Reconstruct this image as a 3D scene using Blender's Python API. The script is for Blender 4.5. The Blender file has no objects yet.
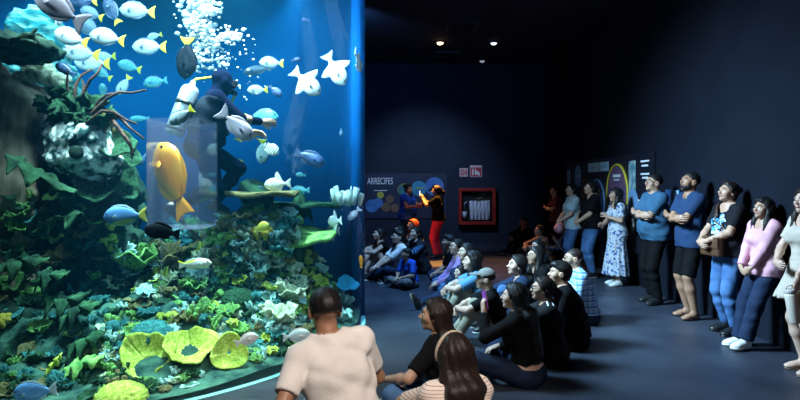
import bpy, bmesh, math, random
import numpy as np
from mathutils import Vector, Matrix, Quaternion, noise as mnoise

SC = bpy.context.scene
COL = SC.collection
PI = math.pi
R = math.radians
rnd = random.Random(7)

# ------------------------------------------------------------------ camera
cam_data = bpy.data.cameras.new('camera')
cam = bpy.data.objects.new('camera', cam_data)
COL.objects.link(cam)
cam.location = (0, 0, 1.64)
cam.rotation_euler = (PI / 2, 0, 0)
cam_data.sensor_width = 36
cam_data.lens = 27.0
cam_data.shift_x = -0.00625
cam_data.shift_y = -0.02
cam_data.clip_start = 0.05
SC.camera = cam
FPX = 600.0


def at(px, py, d):
    """the point at distance d in front of the camera that the picture shows at (px, py)"""
    return Vector(((px - 405) * d / FPX, d, 1.64 - (py - 184) * d / FPX))


# ------------------------------------------------------------------ world, lights, exposure
world = bpy.data.worlds.new('dim_hall')
SC.world = world
world.use_nodes = True
world.node_tree.nodes['Background'].inputs[0].default_value = (0.02, 0.05, 0.12, 1)
world.node_tree.nodes['Background'].inputs[1].default_value = 0.08
SC.view_settings.view_transform = 'Standard'
SC.view_settings.look = 'None'
SC.view_settings.exposure = 0.0
SC.view_settings.gamma = 1.0
SC.view_settings.use_curve_mapping = False
SC.cycles.use_denoising = True
SC.cycles.max_bounces = 6
SC.cycles.diffuse_bounces = 2
SC.cycles.glossy_bounces = 2
SC.cycles.transmission_bounces = 4
SC.cycles.volume_bounces = 0
SC.cycles.transparent_max_bounces = 12
SC.cycles.sample_clamp_indirect = 4.0
SC.cycles.use_light_tree = True

TC = (-3.74, 7.0)      # axis of the round aquarium
TR = 3.27              # radius of its glass
ROOF = 4.94            # ceiling of the hall
RW = 3.78              # wall on the visitors' side
BW = 16.4              # far wall


def area(name, loc, target, size, power, color=(1, 1, 1), spread=180, size_y=None):
    L = bpy.data.lights.new(name, 'AREA')
    L.energy = power
    L.color = color
    L.size = size
    L.spread = R(spread)
    if size_y:
        L.shape = 'RECTANGLE'
        L.size_y = size_y
    o = bpy.data.objects.new(name, L)
    COL.objects.link(o)
    o.location = loc
    o.rotation_euler = (Vector(target) - Vector(loc)).to_track_quat('-Z', 'Y').to_euler()
    return o


def spot(name, loc, target, power, color, angle, blend=0.6, radius=0.06):
    L = bpy.data.lights.new(name, 'SPOT')
    L.energy = power
    L.color = color
    L.spot_size = R(angle)
    L.spot_blend = blend
    L.shadow_soft_size = radius
    o = bpy.data.objects.new(name, L)
    COL.objects.link(o)
    o.location = loc
    o.rotation_euler = (Vector(target) - Vector(loc)).to_track_quat('-Z', 'Y').to_euler()
    return o


# lamps hung over the water: one wide bank straight down, some aimed towards the reef, plus added fill lights
area('tank_lamp_bank', (-3.6, 7.3, 4.62), (-3.6, 7.3, 0), 4.2, 215, (0.86, 0.97, 1.0), 140)
area('tank_fill_front', (-2.35, 5.0, 4.5), (-2.1, 7.2, 1.8), 0.9, 90, (0.95, 1.0, 0.98), 140)  # added fill on fish and reef fronts, in place of scattered light
area('tank_fill_side', (-3.9, 4.4, 4.5), (-3.7, 6.2, 2.6), 0.9, 60, (1.0, 0.98, 0.92), 140)  # added fill that brightens the fronts of the cliff and nearby fish
spot('tank_lamp_reef', (-1.9, 6.0, 4.6), (-1.95, 6.2, 0.6), 2600, (1.0, 0.98, 0.86), 62, 0.8, 0.10)
spot('tank_lamp_cups', (-2.2, 5.0, 4.6), (-1.9, 4.75, 0.2), 1200, (1.0, 0.98, 0.80), 36, 0.7, 0.08)
spot('tank_lamp_shelf', (-2.7, 5.1, 4.6), (-3.1, 5.75, 2.0), 900, (1.0, 0.98, 0.9), 40, 0.8, 0.10)
spot('tank_spill_fill', (-0.9, 6.0, 4.1), (1.0, 10.5, 4.9), 110, (0.15, 0.45, 1.0), 60, 0.9, 0.1)  # added spot inside the water, throws a blue glow on the ceiling
spot('tank_lamp_spire', (-4.9, 7.9, 4.75), (-4.9, 8.2, 3.6), 90, (0.9, 1.0, 0.95), 100, 0.8, 0.12)
area('tank_glow_fill', (-1.7, 5.9, 4.5), (2.6, 6.9, 0.8), 1.2, 290, (0.54, 0.77, 1.0), 72)  # added area light standing in for the tank's glow on the visitors
# downlights of the hall: the lit amber one and the work lights above the entrance behind the camera; the blue spots are added fills
spot('amber_downlight_beam', (0.813, 13.9, 4.72), (0.70, 12.75, 0), 8000, (1.0, 0.40, 0.06), 22, 0.5, 0.05)
spot('amber_floor_beam', (2.06, 13.93, 4.72), (1.95, 12.0, 0), 1000, (1.0, 0.42, 0.16), 42, 0.9, 0.05)
spot('blue_floor_fill', (0.2, 8.6, 4.8), (0.1, 9.6, 0.0), 1500, (0.22, 0.52, 1.0), 84, 1.0, 0.15)  # added without a fixture, for the tank's blue light on floor and sitters
spot('far_wall_fill', (-0.9, 11.0, 4.7), (-1.2, 16.4, 3.4), 150, (0.10, 0.36, 1.0), 120, 1.0, 0.2)  # added without a fixture, for tank glow spreading over the far wall
spot('mural_fill', (0.3, 12.4, 4.85), (0.5, 16.4, 1.1), 620, (0.50, 0.70, 1.0), 62, 0.9, 0.1)  # added without a fixture to brighten the mural and hose cabinet
spot('entrance_downlight', (1.2, -0.3, 4.8), (-0.2, 3.0, 0.7), 1350, (1.0, 0.86, 0.76), 40, 0.9, 0.08)
spot('entrance_wash', (2.6, 0.2, 4.8), (3.4, 6.3, 1.0), 80, (1.0, 0.72, 0.48), 44, 1.0, 0.2)


# ------------------------------------------------------------------ helpers
def tag(o, label=None, cat=None, group=None, kind=None):
    if label: o['label'] = label
    if cat: o['category'] = cat
    if group: o['group'] = group
    if kind: o['kind'] = kind
    return o


def empty(name, loc=(0, 0, 0), rz=0.0):
    o = bpy.data.objects.new(name, None)
    o.empty_display_size = 0.1
    COL.objects.link(o)
    o.location = loc
    o.rotation_euler = (0, 0, rz)
    return o


def link_mesh(name, me, parent=None):
    o = bpy.data.objects.new(name, me)
    COL.objects.link(o)
    if parent is not None:
        o.parent = parent
    return o


def from_bm(name, bm, mats, parent=None, smooth=False):
    me = bpy.data.meshes.new(name)
    bm.normal_update()
    bm.to_mesh(me)
    bm.free()
    if smooth:
        me.polygons.foreach_set('use_smooth', [True] * len(me.polygons))
    for m in (mats if isinstance(mats, (list, tuple)) else [mats]):
        me.materials.append(m)
    return link_mesh(name, me, parent)


def from_vf(name, verts, faces, mats, parent=None, smooth=True, mat_index=None):
    me = bpy.data.meshes.new(name)
    me.from_pydata([tuple(v) for v in verts], [], [tuple(f) for f in faces])
    me.update()
    if smooth:
        me.polygons.foreach_set('use_smooth', [True] * len(me.polygons))
    for m in (mats if isinstance(mats, (list, tuple)) else [mats]):
        me.materials.append(m)
    if mat_index is not None:
        me.polygons.foreach_set('material_index', mat_index)
    return link_mesh(name, me, parent)


def box(bm, lo, hi, bevel=0.0):
    r = bmesh.ops.create_cube(bm, size=1.0)
    vs = r['verts']
    c = (Vector(lo) + Vector(hi)) / 2
    s = Vector(hi) - Vector(lo)
    for v in vs:
        v.co = Vector((v.co.x * s.x, v.co.y * s.y, v.co.z * s.z)) + c
    if bevel:
        es = list({e for v in vs for e in v.link_edges})
        bmesh.ops.bevel(bm, geom=es, offset=bevel, segments=2, affect='EDGES', profile=0.5)
    return vs


def tube(bm, pts, radii, n=8, cap=True):
    """swept tube through pts"""
    pts = [Vector(p) for p in pts]
    if not isinstance(radii, (list, tuple)):
        radii = [radii] * len(pts)
    rings = []
    up = Vector((0, 0, 1))
    prev = None
    for i, p in enumerate(pts):
        t = (pts[min(i + 1, len(pts) - 1)] - pts[max(i - 1, 0)])
        t = t.normalized() if t.length > 1e-9 else up
        if prev is None:
            a = up if abs(t.z) < 0.9 else Vector((1, 0, 0))
            u = t.cross(a).normalized()
        else:
            u = (prev - t * prev.dot(t))
            u = u.normalized() if u.length > 1e-6 else t.orthogonal().normalized()
        prev = u
        w = t.cross(u)
        rings.append([bm.verts.new(p + (u * math.cos(2 * PI * k / n) + w * math.sin(2 * PI * k / n)) * radii[i]) for k in range(n)])
    for a, b in zip(rings, rings[1:]):
        for k in range(n):
            bm.faces.new((a[k], a[(k + 1) % n], b[(k + 1) % n], b[k]))
    if cap:
        bm.faces.new(list(reversed(rings[0])))
        bm.faces.new(rings[-1])
    return rings


def lathe(bm, prof, n=24, center=(0, 0, 0), cap=True):
    """surface of revolution about z of [(r, z)]"""
    c = Vector(center)
    rings = [[bm.verts.new(c + Vector((r * math.cos(2 * PI * k / n), r * math.sin(2 * PI * k / n), z))) for k in range(n)] for r, z in prof]
    for a, b in zip(rings, rings[1:]):
        for k in range(n):
            bm.faces.new((a[k], a[(k + 1) % n], b[(k + 1) % n], b[k]))
    if cap:
        bm.faces.new(list(reversed(rings[0])))
        bm.faces.new(rings[-1])


def nd(nt, typ, **kw):
    n = nt.nodes.new(typ)
    for k, v in kw.items():
        if k.startswith('i_'):
            n.inputs[k[2:].replace('_', ' ')].default_value = v
        else:
            setattr(n, k, v)
    return n


MATS = {}


def rgba(c):
    return (c[0], c[1], c[2], 1.0)


def mat(name, c1, c2=None, rough=0.6, scale=8.0, bump=0.0, bscale=None, spec=0.5, metallic=0.0, detail=4.0,
        sheen=0.0, contrast=(0.35, 0.65), kind='noise', coat=0.0, sss=0.0, stretch=(1, 1, 1)):
    """principled material; two colours mixed by a procedural texture in object space, and a bump"""
    if name in MATS:
        return MATS[name]
    m = bpy.data.materials.new(name)
    m.use_nodes = True
    nt = m.node_tree
    b = nt.nodes['Principled BSDF']
    b.inputs['Roughness'].default_value = rough
    b.inputs['Metallic'].default_value = metallic
    b.inputs['Specular IOR Level'].default_value = spec
    b.inputs['Sheen Weight'].default_value = sheen
    b.inputs['Coat Weight'].default_value = coat
    b.inputs['Base Color'].default_value = rgba(c1)
    tc = nd(nt, 'ShaderNodeTexCoord')
    mp = nd(nt, 'ShaderNodeMapping')
    mp.inputs['Scale'].default_value = stretch
    nt.links.new(tc.outputs['Object'], mp.inputs['Vector'])

    def tex(sc, k):
        if k == 'voronoi':
            t = nd(nt, 'ShaderNodeTexVoronoi')
            t.inputs['Scale'].default_value = sc
            out = t.outputs['Distance']
        elif k == 'wave':
            t = nd(nt, 'ShaderNodeTexWave')
            t.inputs['Scale'].default_value = sc
            t.inputs['Distortion'].default_value = 2.0
            out = t.outputs['Fac']
        else:
            t = nd(nt, 'ShaderNodeTexNoise')
            t.inputs['Scale'].default_value = sc
            t.inputs['Detail'].default_value = detail
            out = t.outputs['Fac']
        nt.links.new(mp.outputs['Vector'], t.inputs['Vector'])
        return out
    if c2 is not None:
        f = tex(scale, kind)
        r = nd(nt, 'ShaderNodeValToRGB')
        r.color_ramp.elements[0].position = contrast[0]
        r.color_ramp.elements[1].position = contrast[1]
        r.color_ramp.elements[0].color = rgba(c1)
        r.color_ramp.elements[1].color = rgba(c2)
        nt.links.new(f, r.inputs['Fac'])
        nt.links.new(r.outputs['Color'], b.inputs['Base Color'])
    if bump:
        f = tex(bscale or scale * 3, 'noise')
        bp = nd(nt, 'ShaderNodeBump')
        bp.inputs['Strength'].default_value = bump
        bp.inputs['Distance'].default_value = 0.02
        nt.links.new(f, bp.inputs['Height'])
        nt.links.new(bp.outputs['Normal'], b.inputs['Normal'])
    MATS[name] = m
    return m


def emit(name, c, s):
    if name in MATS:
        return MATS[name]
    m = bpy.data.materials.new(name)
    m.use_nodes = True
    nt = m.node_tree
    nt.nodes.remove(nt.nodes['Principled BSDF'])
    e = nd(nt, 'ShaderNodeEmission')
    e.inputs[0].default_value = rgba(c)
    e.inputs[1].default_value = s
    nt.links.new(e.outputs[0], nt.nodes['Material Output'].inputs[0])
    MATS[name] = m
    return m


def clear_mat(name, tint, gloss=0.06, rough=0.02, diffuse=0.0, dcol=(1, 1, 1)):
    """see-through sheet: tinted transparency under a mirror coat that grows at grazing angles"""
    m = bpy.data.materials.new(name)
    m.use_nodes = True
    nt = m.node_tree
    nt.nodes.remove(nt.nodes['Principled BSDF'])
    t = nd(nt, 'ShaderNodeBsdfTransparent')
    t.inputs[0].default_value = rgba(tint)
    g = nd(nt, 'ShaderNodeBsdfGlossy')
    g.inputs['Roughness'].default_value = rough
    lw = nd(nt, 'ShaderNodeLayerWeight')
    lw.inputs[0].default_value = 0.25
    ml = nd(nt, 'ShaderNodeMath', operation='MULTIPLY')
    ml.inputs[1].default_value = gloss
    nt.links.new(lw.outputs['Fresnel'], ml.inputs[0])
    mx = nd(nt, 'ShaderNodeMixShader')
    nt.links.new(ml.outputs[0], mx.inputs[0])
    nt.links.new(t.outputs[0], mx.inputs[1])
    nt.links.new(g.outputs[0], mx.inputs[2])
    last = mx
    if diffuse:
        d = nd(nt, 'ShaderNodeBsdfDiffuse')
        d.inputs[0].default_value = rgba(dcol)
        m2 = nd(nt, 'ShaderNodeMixShader')
        m2.inputs[0].default_value = diffuse
        nt.links.new(mx.outputs[0], m2.inputs[1])
        nt.links.new(d.outputs[0], m2.inputs[2])
        last = m2
    nt.links.new(last.outputs[0], nt.nodes['Material Output'].inputs[0])
    MATS[name] = m
    return m


# ------------------------------------------------------------------ implicit surfaces (numpy)
def unit(v):
    v = np.asarray(v, float)
    n = np.linalg.norm(v)
    return v / n if n > 1e-9 else np.array([0, 0, 1.0])


def vec(*a):
    return np.array(a, float)


def f_cone(a, b, ra, rb):
    a = np.asarray(a, float); b = np.asarray(b, float)
    ab = b - a
    L = float(ab @ ab) + 1e-12

    def f(P):
        q = P - a
        t = np.clip((q @ ab) / L, 0, 1)
        return np.linalg.norm(q - t[:, None] * ab, axis=1) - (ra + (rb - ra) * t)
    return f


def f_sph(c, r):
    c = np.asarray(c, float)
    return lambda P: np.linalg.norm(P - c, axis=1) - r


def f_frame(f, o, M, s=(1, 1, 1)):
    """f in a local frame: columns of M are the frame's axes, o its origin; s scales local coordinates (>=... keeps distance safe by the least factor)"""
    o = np.asarray(o, float); M = np.asarray(M, float); s = np.asarray(s, float)
    k = 1.0 / max(1.0, s.max())
    return lambda P: f(((P - o) @ M) * s) * k


def f_ell(c, r, M=np.eye(3)):
    c = np.asarray(c, float); r = np.asarray(r, float); M = np.asarray(M, float)

    def f(P):
        q = ((P - c) @ M)
        k0 = np.linalg.norm(q / r, axis=1)
        k1 = np.linalg.norm(q / (r * r), axis=1) + 1e-9
        return np.where(k0 < 0.25, (k0 - 1) * r.min(), k0 * (k0 - 1) / k1)
    return f


def f_smin(fs, k):
    def f(P):
        d = fs[0](P)
        for g in fs[1:]:
            e = g(P)
            h = np.maximum(k - np.abs(d - e), 0) / k
            d = np.minimum(d, e) - h * h * k * 0.25
        return d
    return f


def f_min(fs):
    def f(P):
        d = fs[0](P)
        for g in fs[1:]:
            d = np.minimum(d, g(P))
        return d
    return f


def f_max(*fs):
    def f(P):
        d = fs[0](P)
        for g in fs[1:]:
            d = np.maximum(d, g(P))
        return d
    return f


def f_plane(p, n):
    """negative on the side the normal points away from"""
    p = np.asarray(p, float); n = unit(n)
    return lambda P: (P - p) @ n


def f_off(f, t):
    return lambda P: f(P) - t


def f_sub(f, g, k=0.0):
    return lambda P: np.maximum(f(P), -g(P))


def f_noise(f, amp, w, seed=0):
    """folds: a few crossing sines"""
    rs = np.random.RandomState(seed)
    ds = [unit(rs.normal(size=3)) * (2 * PI / (w * rs.uniform(0.7, 1.5))) for _ in range(4)]
    ph = rs.uniform(0, 6, 4)

    def g(P):
        n = 0
        for d, p in zip(ds, ph):
            n = n + np.sin(P @ d + p + 0.8 * np.sin((P @ ds[0]) * 0.6 + p))
        return f(P) + n * (amp / 4)
    return g


def polygonise(f, lo, hi, h):
    """surface nets over a grid of step h; values away from the surface are taken from a coarse pass"""
    lo = np.asarray(lo, float); hi = np.asarray(hi, float)
    n = np.maximum(np.ceil((hi - lo) / h).astype(int) + 1, 5)
    S = 4
    nc = (n + S - 2) // S + 1
    ax = [lo[i] + h * S * np.arange(nc[i]) for i in range(3)]
    G = np.stack(np.meshgrid(*ax, indexing='ij'), -1).reshape(-1, 3)
    vc = f(G).reshape(nc)
    ix = [np.minimum((np.arange(n[i]) + S // 2) // S, nc[i] - 1) for i in range(3)]
    V = vc[np.ix_(*ix)].astype(np.float64).copy()
    near = np.abs(V) < 3.9 * h + 0.012
    ii = np.argwhere(near)
    if len(ii) == 0:
        return np.zeros((0, 3)), np.zeros((0, 4), int)
    V[near] = f(lo + ii * h)
    V[0], V[-1], V[:, 0], V[:, -1], V[:, :, 0], V[:, :, -1] = [np.maximum(x, 1e-3) for x in (V[0], V[-1], V[:, 0], V[:, -1], V[:, :, 0], V[:, :, -1])]
    neg = V < 0
    c = [neg[i:n[0] - 1 + i, j:n[1] - 1 + j, k:n[2] - 1 + k] for i in (0, 1) for j in (0, 1) for k in (0, 1)]
    cnt = sum(x.astype(np.int8) for x in c)
    mixed = (cnt > 0) & (cnt < 8)
    cells = np.argwhere(mixed)
    idx = -np.ones(mixed.shape, int)
    idx[mixed] = np.arange(len(cells))
    acc = np.zeros((len(cells), 3)); num = np.zeros(len(cells))
    corners = [(i, j, k) for i in (0, 1) for j in (0, 1) for k in (0, 1)]
    val = {q: V[cells[:, 0] + q[0], cells[:, 1] + q[1], cells[:, 2] + q[2]] for q in corners}
    for a in corners:
        for axis in range(3):
            if a[axis] == 0:
                b = list(a); b[axis] = 1; b = tuple(b)
                va, vb = val[a], val[b]
                cr = (va < 0) != (vb < 0)
                t = np.where(cr, va / np.where(cr, va - vb, 1), 0)
                p = np.tile(np.array(a, float), (len(cells), 1))
                p[:, axis] += t
                acc[cr] += p[cr]; num[cr] += 1
    verts = lo + (cells + acc / num[:, None]) * h
    faces = []
    for axis in range(3):
        u, w = [(1, 2), (2, 0), (0, 1)][axis]
        sl0 = [slice(None)] * 3; sl1 = [slice(None)] * 3
        sl0[axis] = slice(0, -1); sl1[axis] = slice(1, None)
        A, B = neg[tuple(sl0)], neg[tuple(sl1)]
        e = np.argwhere(A != B)
        ok = (e[:, u] > 0) & (e[:, w] > 0) & (e[:, u] < n[u] - 1) & (e[:, w] < n[w] - 1)
        e = e[ok]
        s = A[e[:, 0], e[:, 1], e[:, 2]]
        q = []
        for du, dw in ((1, 1), (0, 1), (0, 0), (1, 0)):
            x = e.copy(); x[:, u] -= du; x[:, w] -= dw
            q.append(idx[x[:, 0], x[:, 1], x[:, 2]])
        Q = np.stack(q, 1)
        Q[~s] = Q[~s][:, ::-1]
        faces.append(Q)
    F = np.concatenate(faces)
    F = F[(F >= 0).all(axis=1)]
    return verts, F


def mesh_np(name, V, F, mats, parent=None, smooth=True, mat_index=None):
    me = bpy.data.meshes.new(name)
    me.vertices.add(len(V))
    me.vertices.foreach_set('co', np.asarray(V, np.float32).ravel())
    nf = len(F); k = F.shape[1]
    me.loops.add(nf * k)
    me.loops.foreach_set('vertex_index', np.asarray(F, np.int32).ravel())
    me.polygons.add(nf)
    me.polygons.foreach_set('loop_start', np.arange(0, nf * k, k, dtype=np.int32))
    me.polygons.foreach_set('loop_total', np.full(nf, k, np.int32))
    if smooth:
        me.polygons.foreach_set('use_smooth', np.ones(nf, bool))
    for m in (mats if isinstance(mats, (list, tuple)) else [mats]):
        me.materials.append(m)
    if mat_index is not None:
        me.polygons.foreach_set('material_index', np.asarray(mat_index, np.int32))
    me.update(calc_edges=True)
    me.validate()
    return link_mesh(name, me, parent)
# ------------------------------------------------------------------ the hall
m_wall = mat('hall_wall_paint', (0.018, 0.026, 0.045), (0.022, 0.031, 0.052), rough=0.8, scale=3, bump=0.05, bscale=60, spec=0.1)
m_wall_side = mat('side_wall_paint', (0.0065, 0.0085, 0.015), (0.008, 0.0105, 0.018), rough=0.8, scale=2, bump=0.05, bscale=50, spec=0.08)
m_ceil = mat('hall_ceiling_paint', (0.012, 0.014, 0.024), (0.016, 0.018, 0.03), rough=0.85, scale=2)


def floor_material():
    m = mat('polished_concrete', (0.018, 0.022, 0.034), (0.048, 0.056, 0.076), rough=0.42, scale=1.1, bump=0.03, bscale=14, contrast=(0.3, 0.72), detail=8, spec=0.35)
    nt = m.node_tree
    b = nt.nodes['Principled BSDF']
    tc = nd(nt, 'ShaderNodeTexCoord')
    n = nd(nt, 'ShaderNodeTexNoise')
    n.inputs['Scale'].default_value = 2.3
    n.inputs['Detail'].default_value = 6
    mr = nd(nt, 'ShaderNodeMapRange')
    mr.inputs['To Min'].default_value = 0.22
    mr.inputs['To Max'].default_value = 0.62
    nt.links.new(tc.outputs['Object'], n.inputs['Vector'])
    nt.links.new(n.outputs['Fac'], mr.inputs['Value'])
    nt.links.new(mr.outputs['Result'], b.inputs['Roughness'])
    return m


def slab(name, lo, hi, m):
    bm = bmesh.new()
    box(bm, lo, hi)
    return tag(from_bm(name, bm, m), kind='structure')


slab('floor', (-7.6, -3.2, -0.12), (RW + 0.2, BW + 0.2, 0.0), floor_material())
slab('ceiling', (-7.6, -3.2, ROOF), (RW + 0.2, BW + 0.2, ROOF + 0.12), m_ceil)
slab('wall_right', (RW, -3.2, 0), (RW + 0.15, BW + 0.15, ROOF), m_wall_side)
slab('wall_back', (-7.6, BW, 0), (RW, BW + 0.15, ROOF), m_wall)

# ------------------------------------------------------------------ the aquarium's shell
m_glass = clear_mat('aquarium_glass_sheet', (0.98, 0.99, 1.0), 0.22, 0.015)
m_tank_back = mat('tank_back_paint', (0.002, 0.10, 0.30), (0.003, 0.115, 0.33), rough=0.9, scale=1.2, spec=0.1)
m_gravel = mat('tank_gravel', (0.10, 0.16, 0.16), (0.30, 0.36, 0.33), rough=0.95, scale=30, bump=0.6, bscale=60)
m_rim = mat('tank_rim_glow', (0.22, 0.55, 0.55), rough=0.6)  # bright glow along the glass foot painted as the trim's pale teal


def ring_shell(name, r0, r1, z0, z1, a0, a1, m, n=96, closed=False):
    """a curved wall between radii r0 < r1"""
    bm = bmesh.new()
    k = n if closed else n + 1
    cols = []
    for i in range(k):
        a = a0 + (a1 - a0) * i / n
        c, s = math.cos(a), math.sin(a)
        cols.append([bm.verts.new((TC[0] + r * c, TC[1] + r * s, z)) for r, z in ((r0, z0), (r1, z0), (r1, z1), (r0, z1))])
    for i in range(n):
        A, B = cols[i], cols[(i + 1) % k]
        for j in range(4):
            f = bm.faces.new((A[j], B[j], B[(j + 1) % 4], A[(j + 1) % 4]))
    if not closed:
        bm.faces.new(cols[0]); bm.faces.new(list(reversed(cols[-1])))
    bmesh.ops.recalc_face_normals(bm, faces=bm.faces)
    for f in bm.faces:
        f.smooth = abs(f.normal.z) < 0.5
    return from_bm(name, bm, m)


A0, A1 = R(-135), R(8)         # the arc of clear acrylic; the rest of the round is solid
g = ring_shell('window_1', TR - 0.05, TR, 0.007, ROOF - 0.01, A0, A1, m_glass, 120)
tag(g, kind='structure')
tag(ring_shell('wall_tank', TR - 0.16, TR, 0.0, ROOF - 0.01, A1, R(225), m_tank_back, 110), kind='structure')
tag(ring_shell('trim_1', TR - 0.05, TR + 0.003, 0.0, 0.009, A0, A1, m_rim, 110), kind='structure')

# the body of water
bm = bmesh.new()
rw = TR - 0.052
lathe(bm, [(rw, 0.03), (rw, 4.40)], 96, (TC[0], TC[1], 0))
m_water = bpy.data.materials.new('sea_water')
m_water.use_nodes = True
nt = m_water.node_tree
nt.nodes.remove(nt.nodes['Principled BSDF'])
va = nd(nt, 'ShaderNodeVolumeAbsorption')
va.inputs['Color'].default_value = (0.02, 0.74, 0.89, 1)
va.inputs['Density'].default_value = 0.19
vs = nd(nt, 'ShaderNodeVolumeScatter')
vs.inputs['Color'].default_value = (0.04, 0.50, 1.0, 1)
vs.inputs['Density'].default_value = 0.013
vs.inputs['Anisotropy'].default_value = 0.2
ad = nd(nt, 'ShaderNodeAddShader')
nt.links.new(va.outputs[0], ad.inputs[0])
nt.links.new(vs.outputs[0], ad.inputs[1])
nt.links.new(ad.outputs[0], nt.nodes['Material Output'].inputs['Volume'])
water = tag(from_bm('water', bm, m_water), 'clear blue sea water filling the round aquarium', 'water', kind='stuff')
# ------------------------------------------------------------------ the reef
from mathutils.bvhtree import BVHTree


def fbm(x, y, z=0.0, o=4):
    return mnoise.fractal(Vector((x, y, z)), 1.0, 2.1, o)


MOUNDS = [(-1.95, 6.95, 0.98, 0.80, 0.85), (-1.15, 7.45, 0.62, 0.45, 0.5), (-1.75, 5.35, 0.26, 0.6, 0.45), (-3.3, 5.4, 0.35, 0.8, 0.7), (-3.0, 8.6, 0.95, 0.9, 0.7), (-2.6, 6.2, 0.35, 0.5, 0.6)]


def ground(x, y):
    z = 0.10
    for cx, cy, a, sx, sy in MOUNDS:
        z += a * math.exp(-((x - cx) / sx) ** 2 - ((y - cy) / sy) ** 2)
    r = math.hypot(x - TC[0], y - TC[1])
    k = min(max((3.0 - r) / 0.5, 0), 1)
    z += (0.16 * fbm(x * 1.6, y * 1.6) + 0.07 * abs(fbm(x * 5, y * 5, 3))) * (0.25 + 0.75 * k)
    return max(z, 0.05) * (0.45 + 0.55 * k) if r > 2.5 else max(z, 0.05)


m_reef = mat('reef_rock', (0.006, 0.030, 0.030), (0.07, 0.16, 0.11), rough=0.95, scale=5, bump=0.9, bscale=18, contrast=(0.38, 0.66), detail=8, spec=0.15)
m_cliff = mat('brown_fake_rock', (0.17, 0.11, 0.075), (0.50, 0.38, 0.27), rough=0.95, scale=5, bump=0.8, bscale=14, detail=8, stretch=(1.4, 1.4, 0.35), spec=0.15)
m_dark_rock = mat('dark_green_rock', (0.006, 0.018, 0.014), (0.03, 0.07, 0.045), rough=0.95, scale=6, bump=0.9, bscale=20, detail=8, spec=0.15)
m_white_rock = mat('bleached_rock', (0.02, 0.07, 0.07), (0.78, 0.86, 0.84), rough=0.95, scale=11, bump=0.8, bscale=30, detail=8, contrast=(0.42, 0.58), spec=0.15)
m_ripple = mat('ripple_lit_rock', (0.03, 0.26, 0.28), (0.40, 0.75, 0.66), rough=0.9, scale=7, bump=0.6, bscale=24, detail=8, contrast=(0.45, 0.62), stretch=(0.6, 1, 1.6), spec=0.15)  # shimmering light ripples painted into the spire's colour

# sea bed: a round grid
N_R, N_A = 60, 150
V, F = [], []
for i in range(N_R + 1):
    r = 3.205 * i / N_R
    for j in range(N_A):
        a = 2 * PI * j / N_A
        x, y = TC[0] + r * math.cos(a), TC[1] + r * math.sin(a)
        V.append((x, y, ground(x, y)))
for i in range(N_R):
    for j in range(N_A):
        F.append((i * N_A + j, (i + 1) * N_A + j, (i + 1) * N_A + (j + 1) % N_A, i * N_A + (j + 1) % N_A))
bed = from_vf('reef_mound', V, F, m_reef)
tag(bed, 'rugged green reef mound filling the floor of the round aquarium', 'reef')


def lump(cs, seed, amp=0.10, k=0.18):
    g = f_smin([f_ell(c, r) for c, r in cs], k)
    g = f_noise(g, amp, 0.55, seed)
    g = f_noise(g, amp * 0.6, 0.18, seed + 1)
    return f_noise(g, amp * 0.38, 0.075, seed + 2)


def rock(name, cs, seed, m, label, amp=0.10, h=0.035, cat='rock', k=0.18):
    g = lump(cs, seed, amp, k)
    lo = np.min([np.array(c) - np.array(r) for c, r in cs], axis=0) - 0.25
    hi = np.max([np.array(c) + np.array(r) for c, r in cs], axis=0) + 0.25
    V, F = polygonise(g, lo, hi, h)
    o = mesh_np(name, V, F, m)
    tag(o, label, cat)
    return o


def A3(px, py, d):
    p = at(px, py, d)
    return (p.x, p.y, p.z)


cliff = rock('reef_cliff', [((-4.30, 6.00, 1.5), (0.78, 0.66, 1.45)), ((-4.25, 6.3, 2.25), (0.72, 0.62, 0.50)), ((-4.4, 5.8, 0.4), (1.0, 0.8, 0.6))], 5, m_cliff, 'brown streaked rock cliff rising beside the gorgonian', 0.07)
rock('cave_rock', [((-3.35, 6.35, 0.75), (0.62, 0.55, 1.05)), ((-3.25, 6.2, 1.55), (0.50, 0.45, 0.42)), ((-3.7, 5.6, 0.2), (0.7, 0.6, 0.45))], 11, m_dark_rock, 'dark green cave rock under the bleached boulder', 0.14)
rock('bleached_boulder', [(A3(80, 146, 5.75), (0.31, 0.26, 0.29)), (A3(100, 165, 5.85), (0.20, 0.2, 0.16)), (A3(62, 130, 5.9), (0.2, 0.2, 0.14))], 21, m_white_rock, 'bleached white boulder with a dark round hole', 0.06, 0.02, k=0.1)
rock('reef_spire', [((-5.05, 8.25, 2.1), (0.62, 0.5, 1.95)), ((-4.95, 8.2, 0.5), (0.75, 0.6, 0.8))], 31, m_ripple, 'tall rock spire painted with turquoise light ripples behind the dark overhang', 0.12, 0.045)
ov = rock('rock_overhang', [((-4.02, 5.55, 2.93), (0.74, 0.62, 0.085)), ((-3.55, 5.5, 2.90), (0.34, 0.4, 0.05))], 41, m_dark_rock, 'dark flat rock overhang jutting out near the top of the cliff', 0.06, 0.022, k=0.06)
g = f_noise(f_cone((-4.5, 5.75, 2.35), (-4.45, 5.7, 2.9), 0.32, 0.24), 0.05, 0.3, 4)
V, F = polygonise(g, (-5.0, 5.2, 1.9), (-3.9, 6.3, 3.1), 0.03)
mesh_np('stem', V, F, m_dark_rock, ov)
rock('mound_crest', [(A3(262, 238, 6.75), (0.42, 0.34, 0.30)), (A3(240, 228, 6.9), (0.24, 0.24, 0.24)), (A3(225, 262, 6.6), (0.36, 0.3, 0.25))], 51, mat('crest_rock', (0.05, 0.12, 0.11), (0.50, 0.62, 0.56), rough=0.95, scale=7, bump=0.9, bscale=24, detail=8, contrast=(0.42, 0.62), spec=0.15),
     'pale crusted boulder on the crest under the table corals', 0.08, 0.025, k=0.12)
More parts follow.
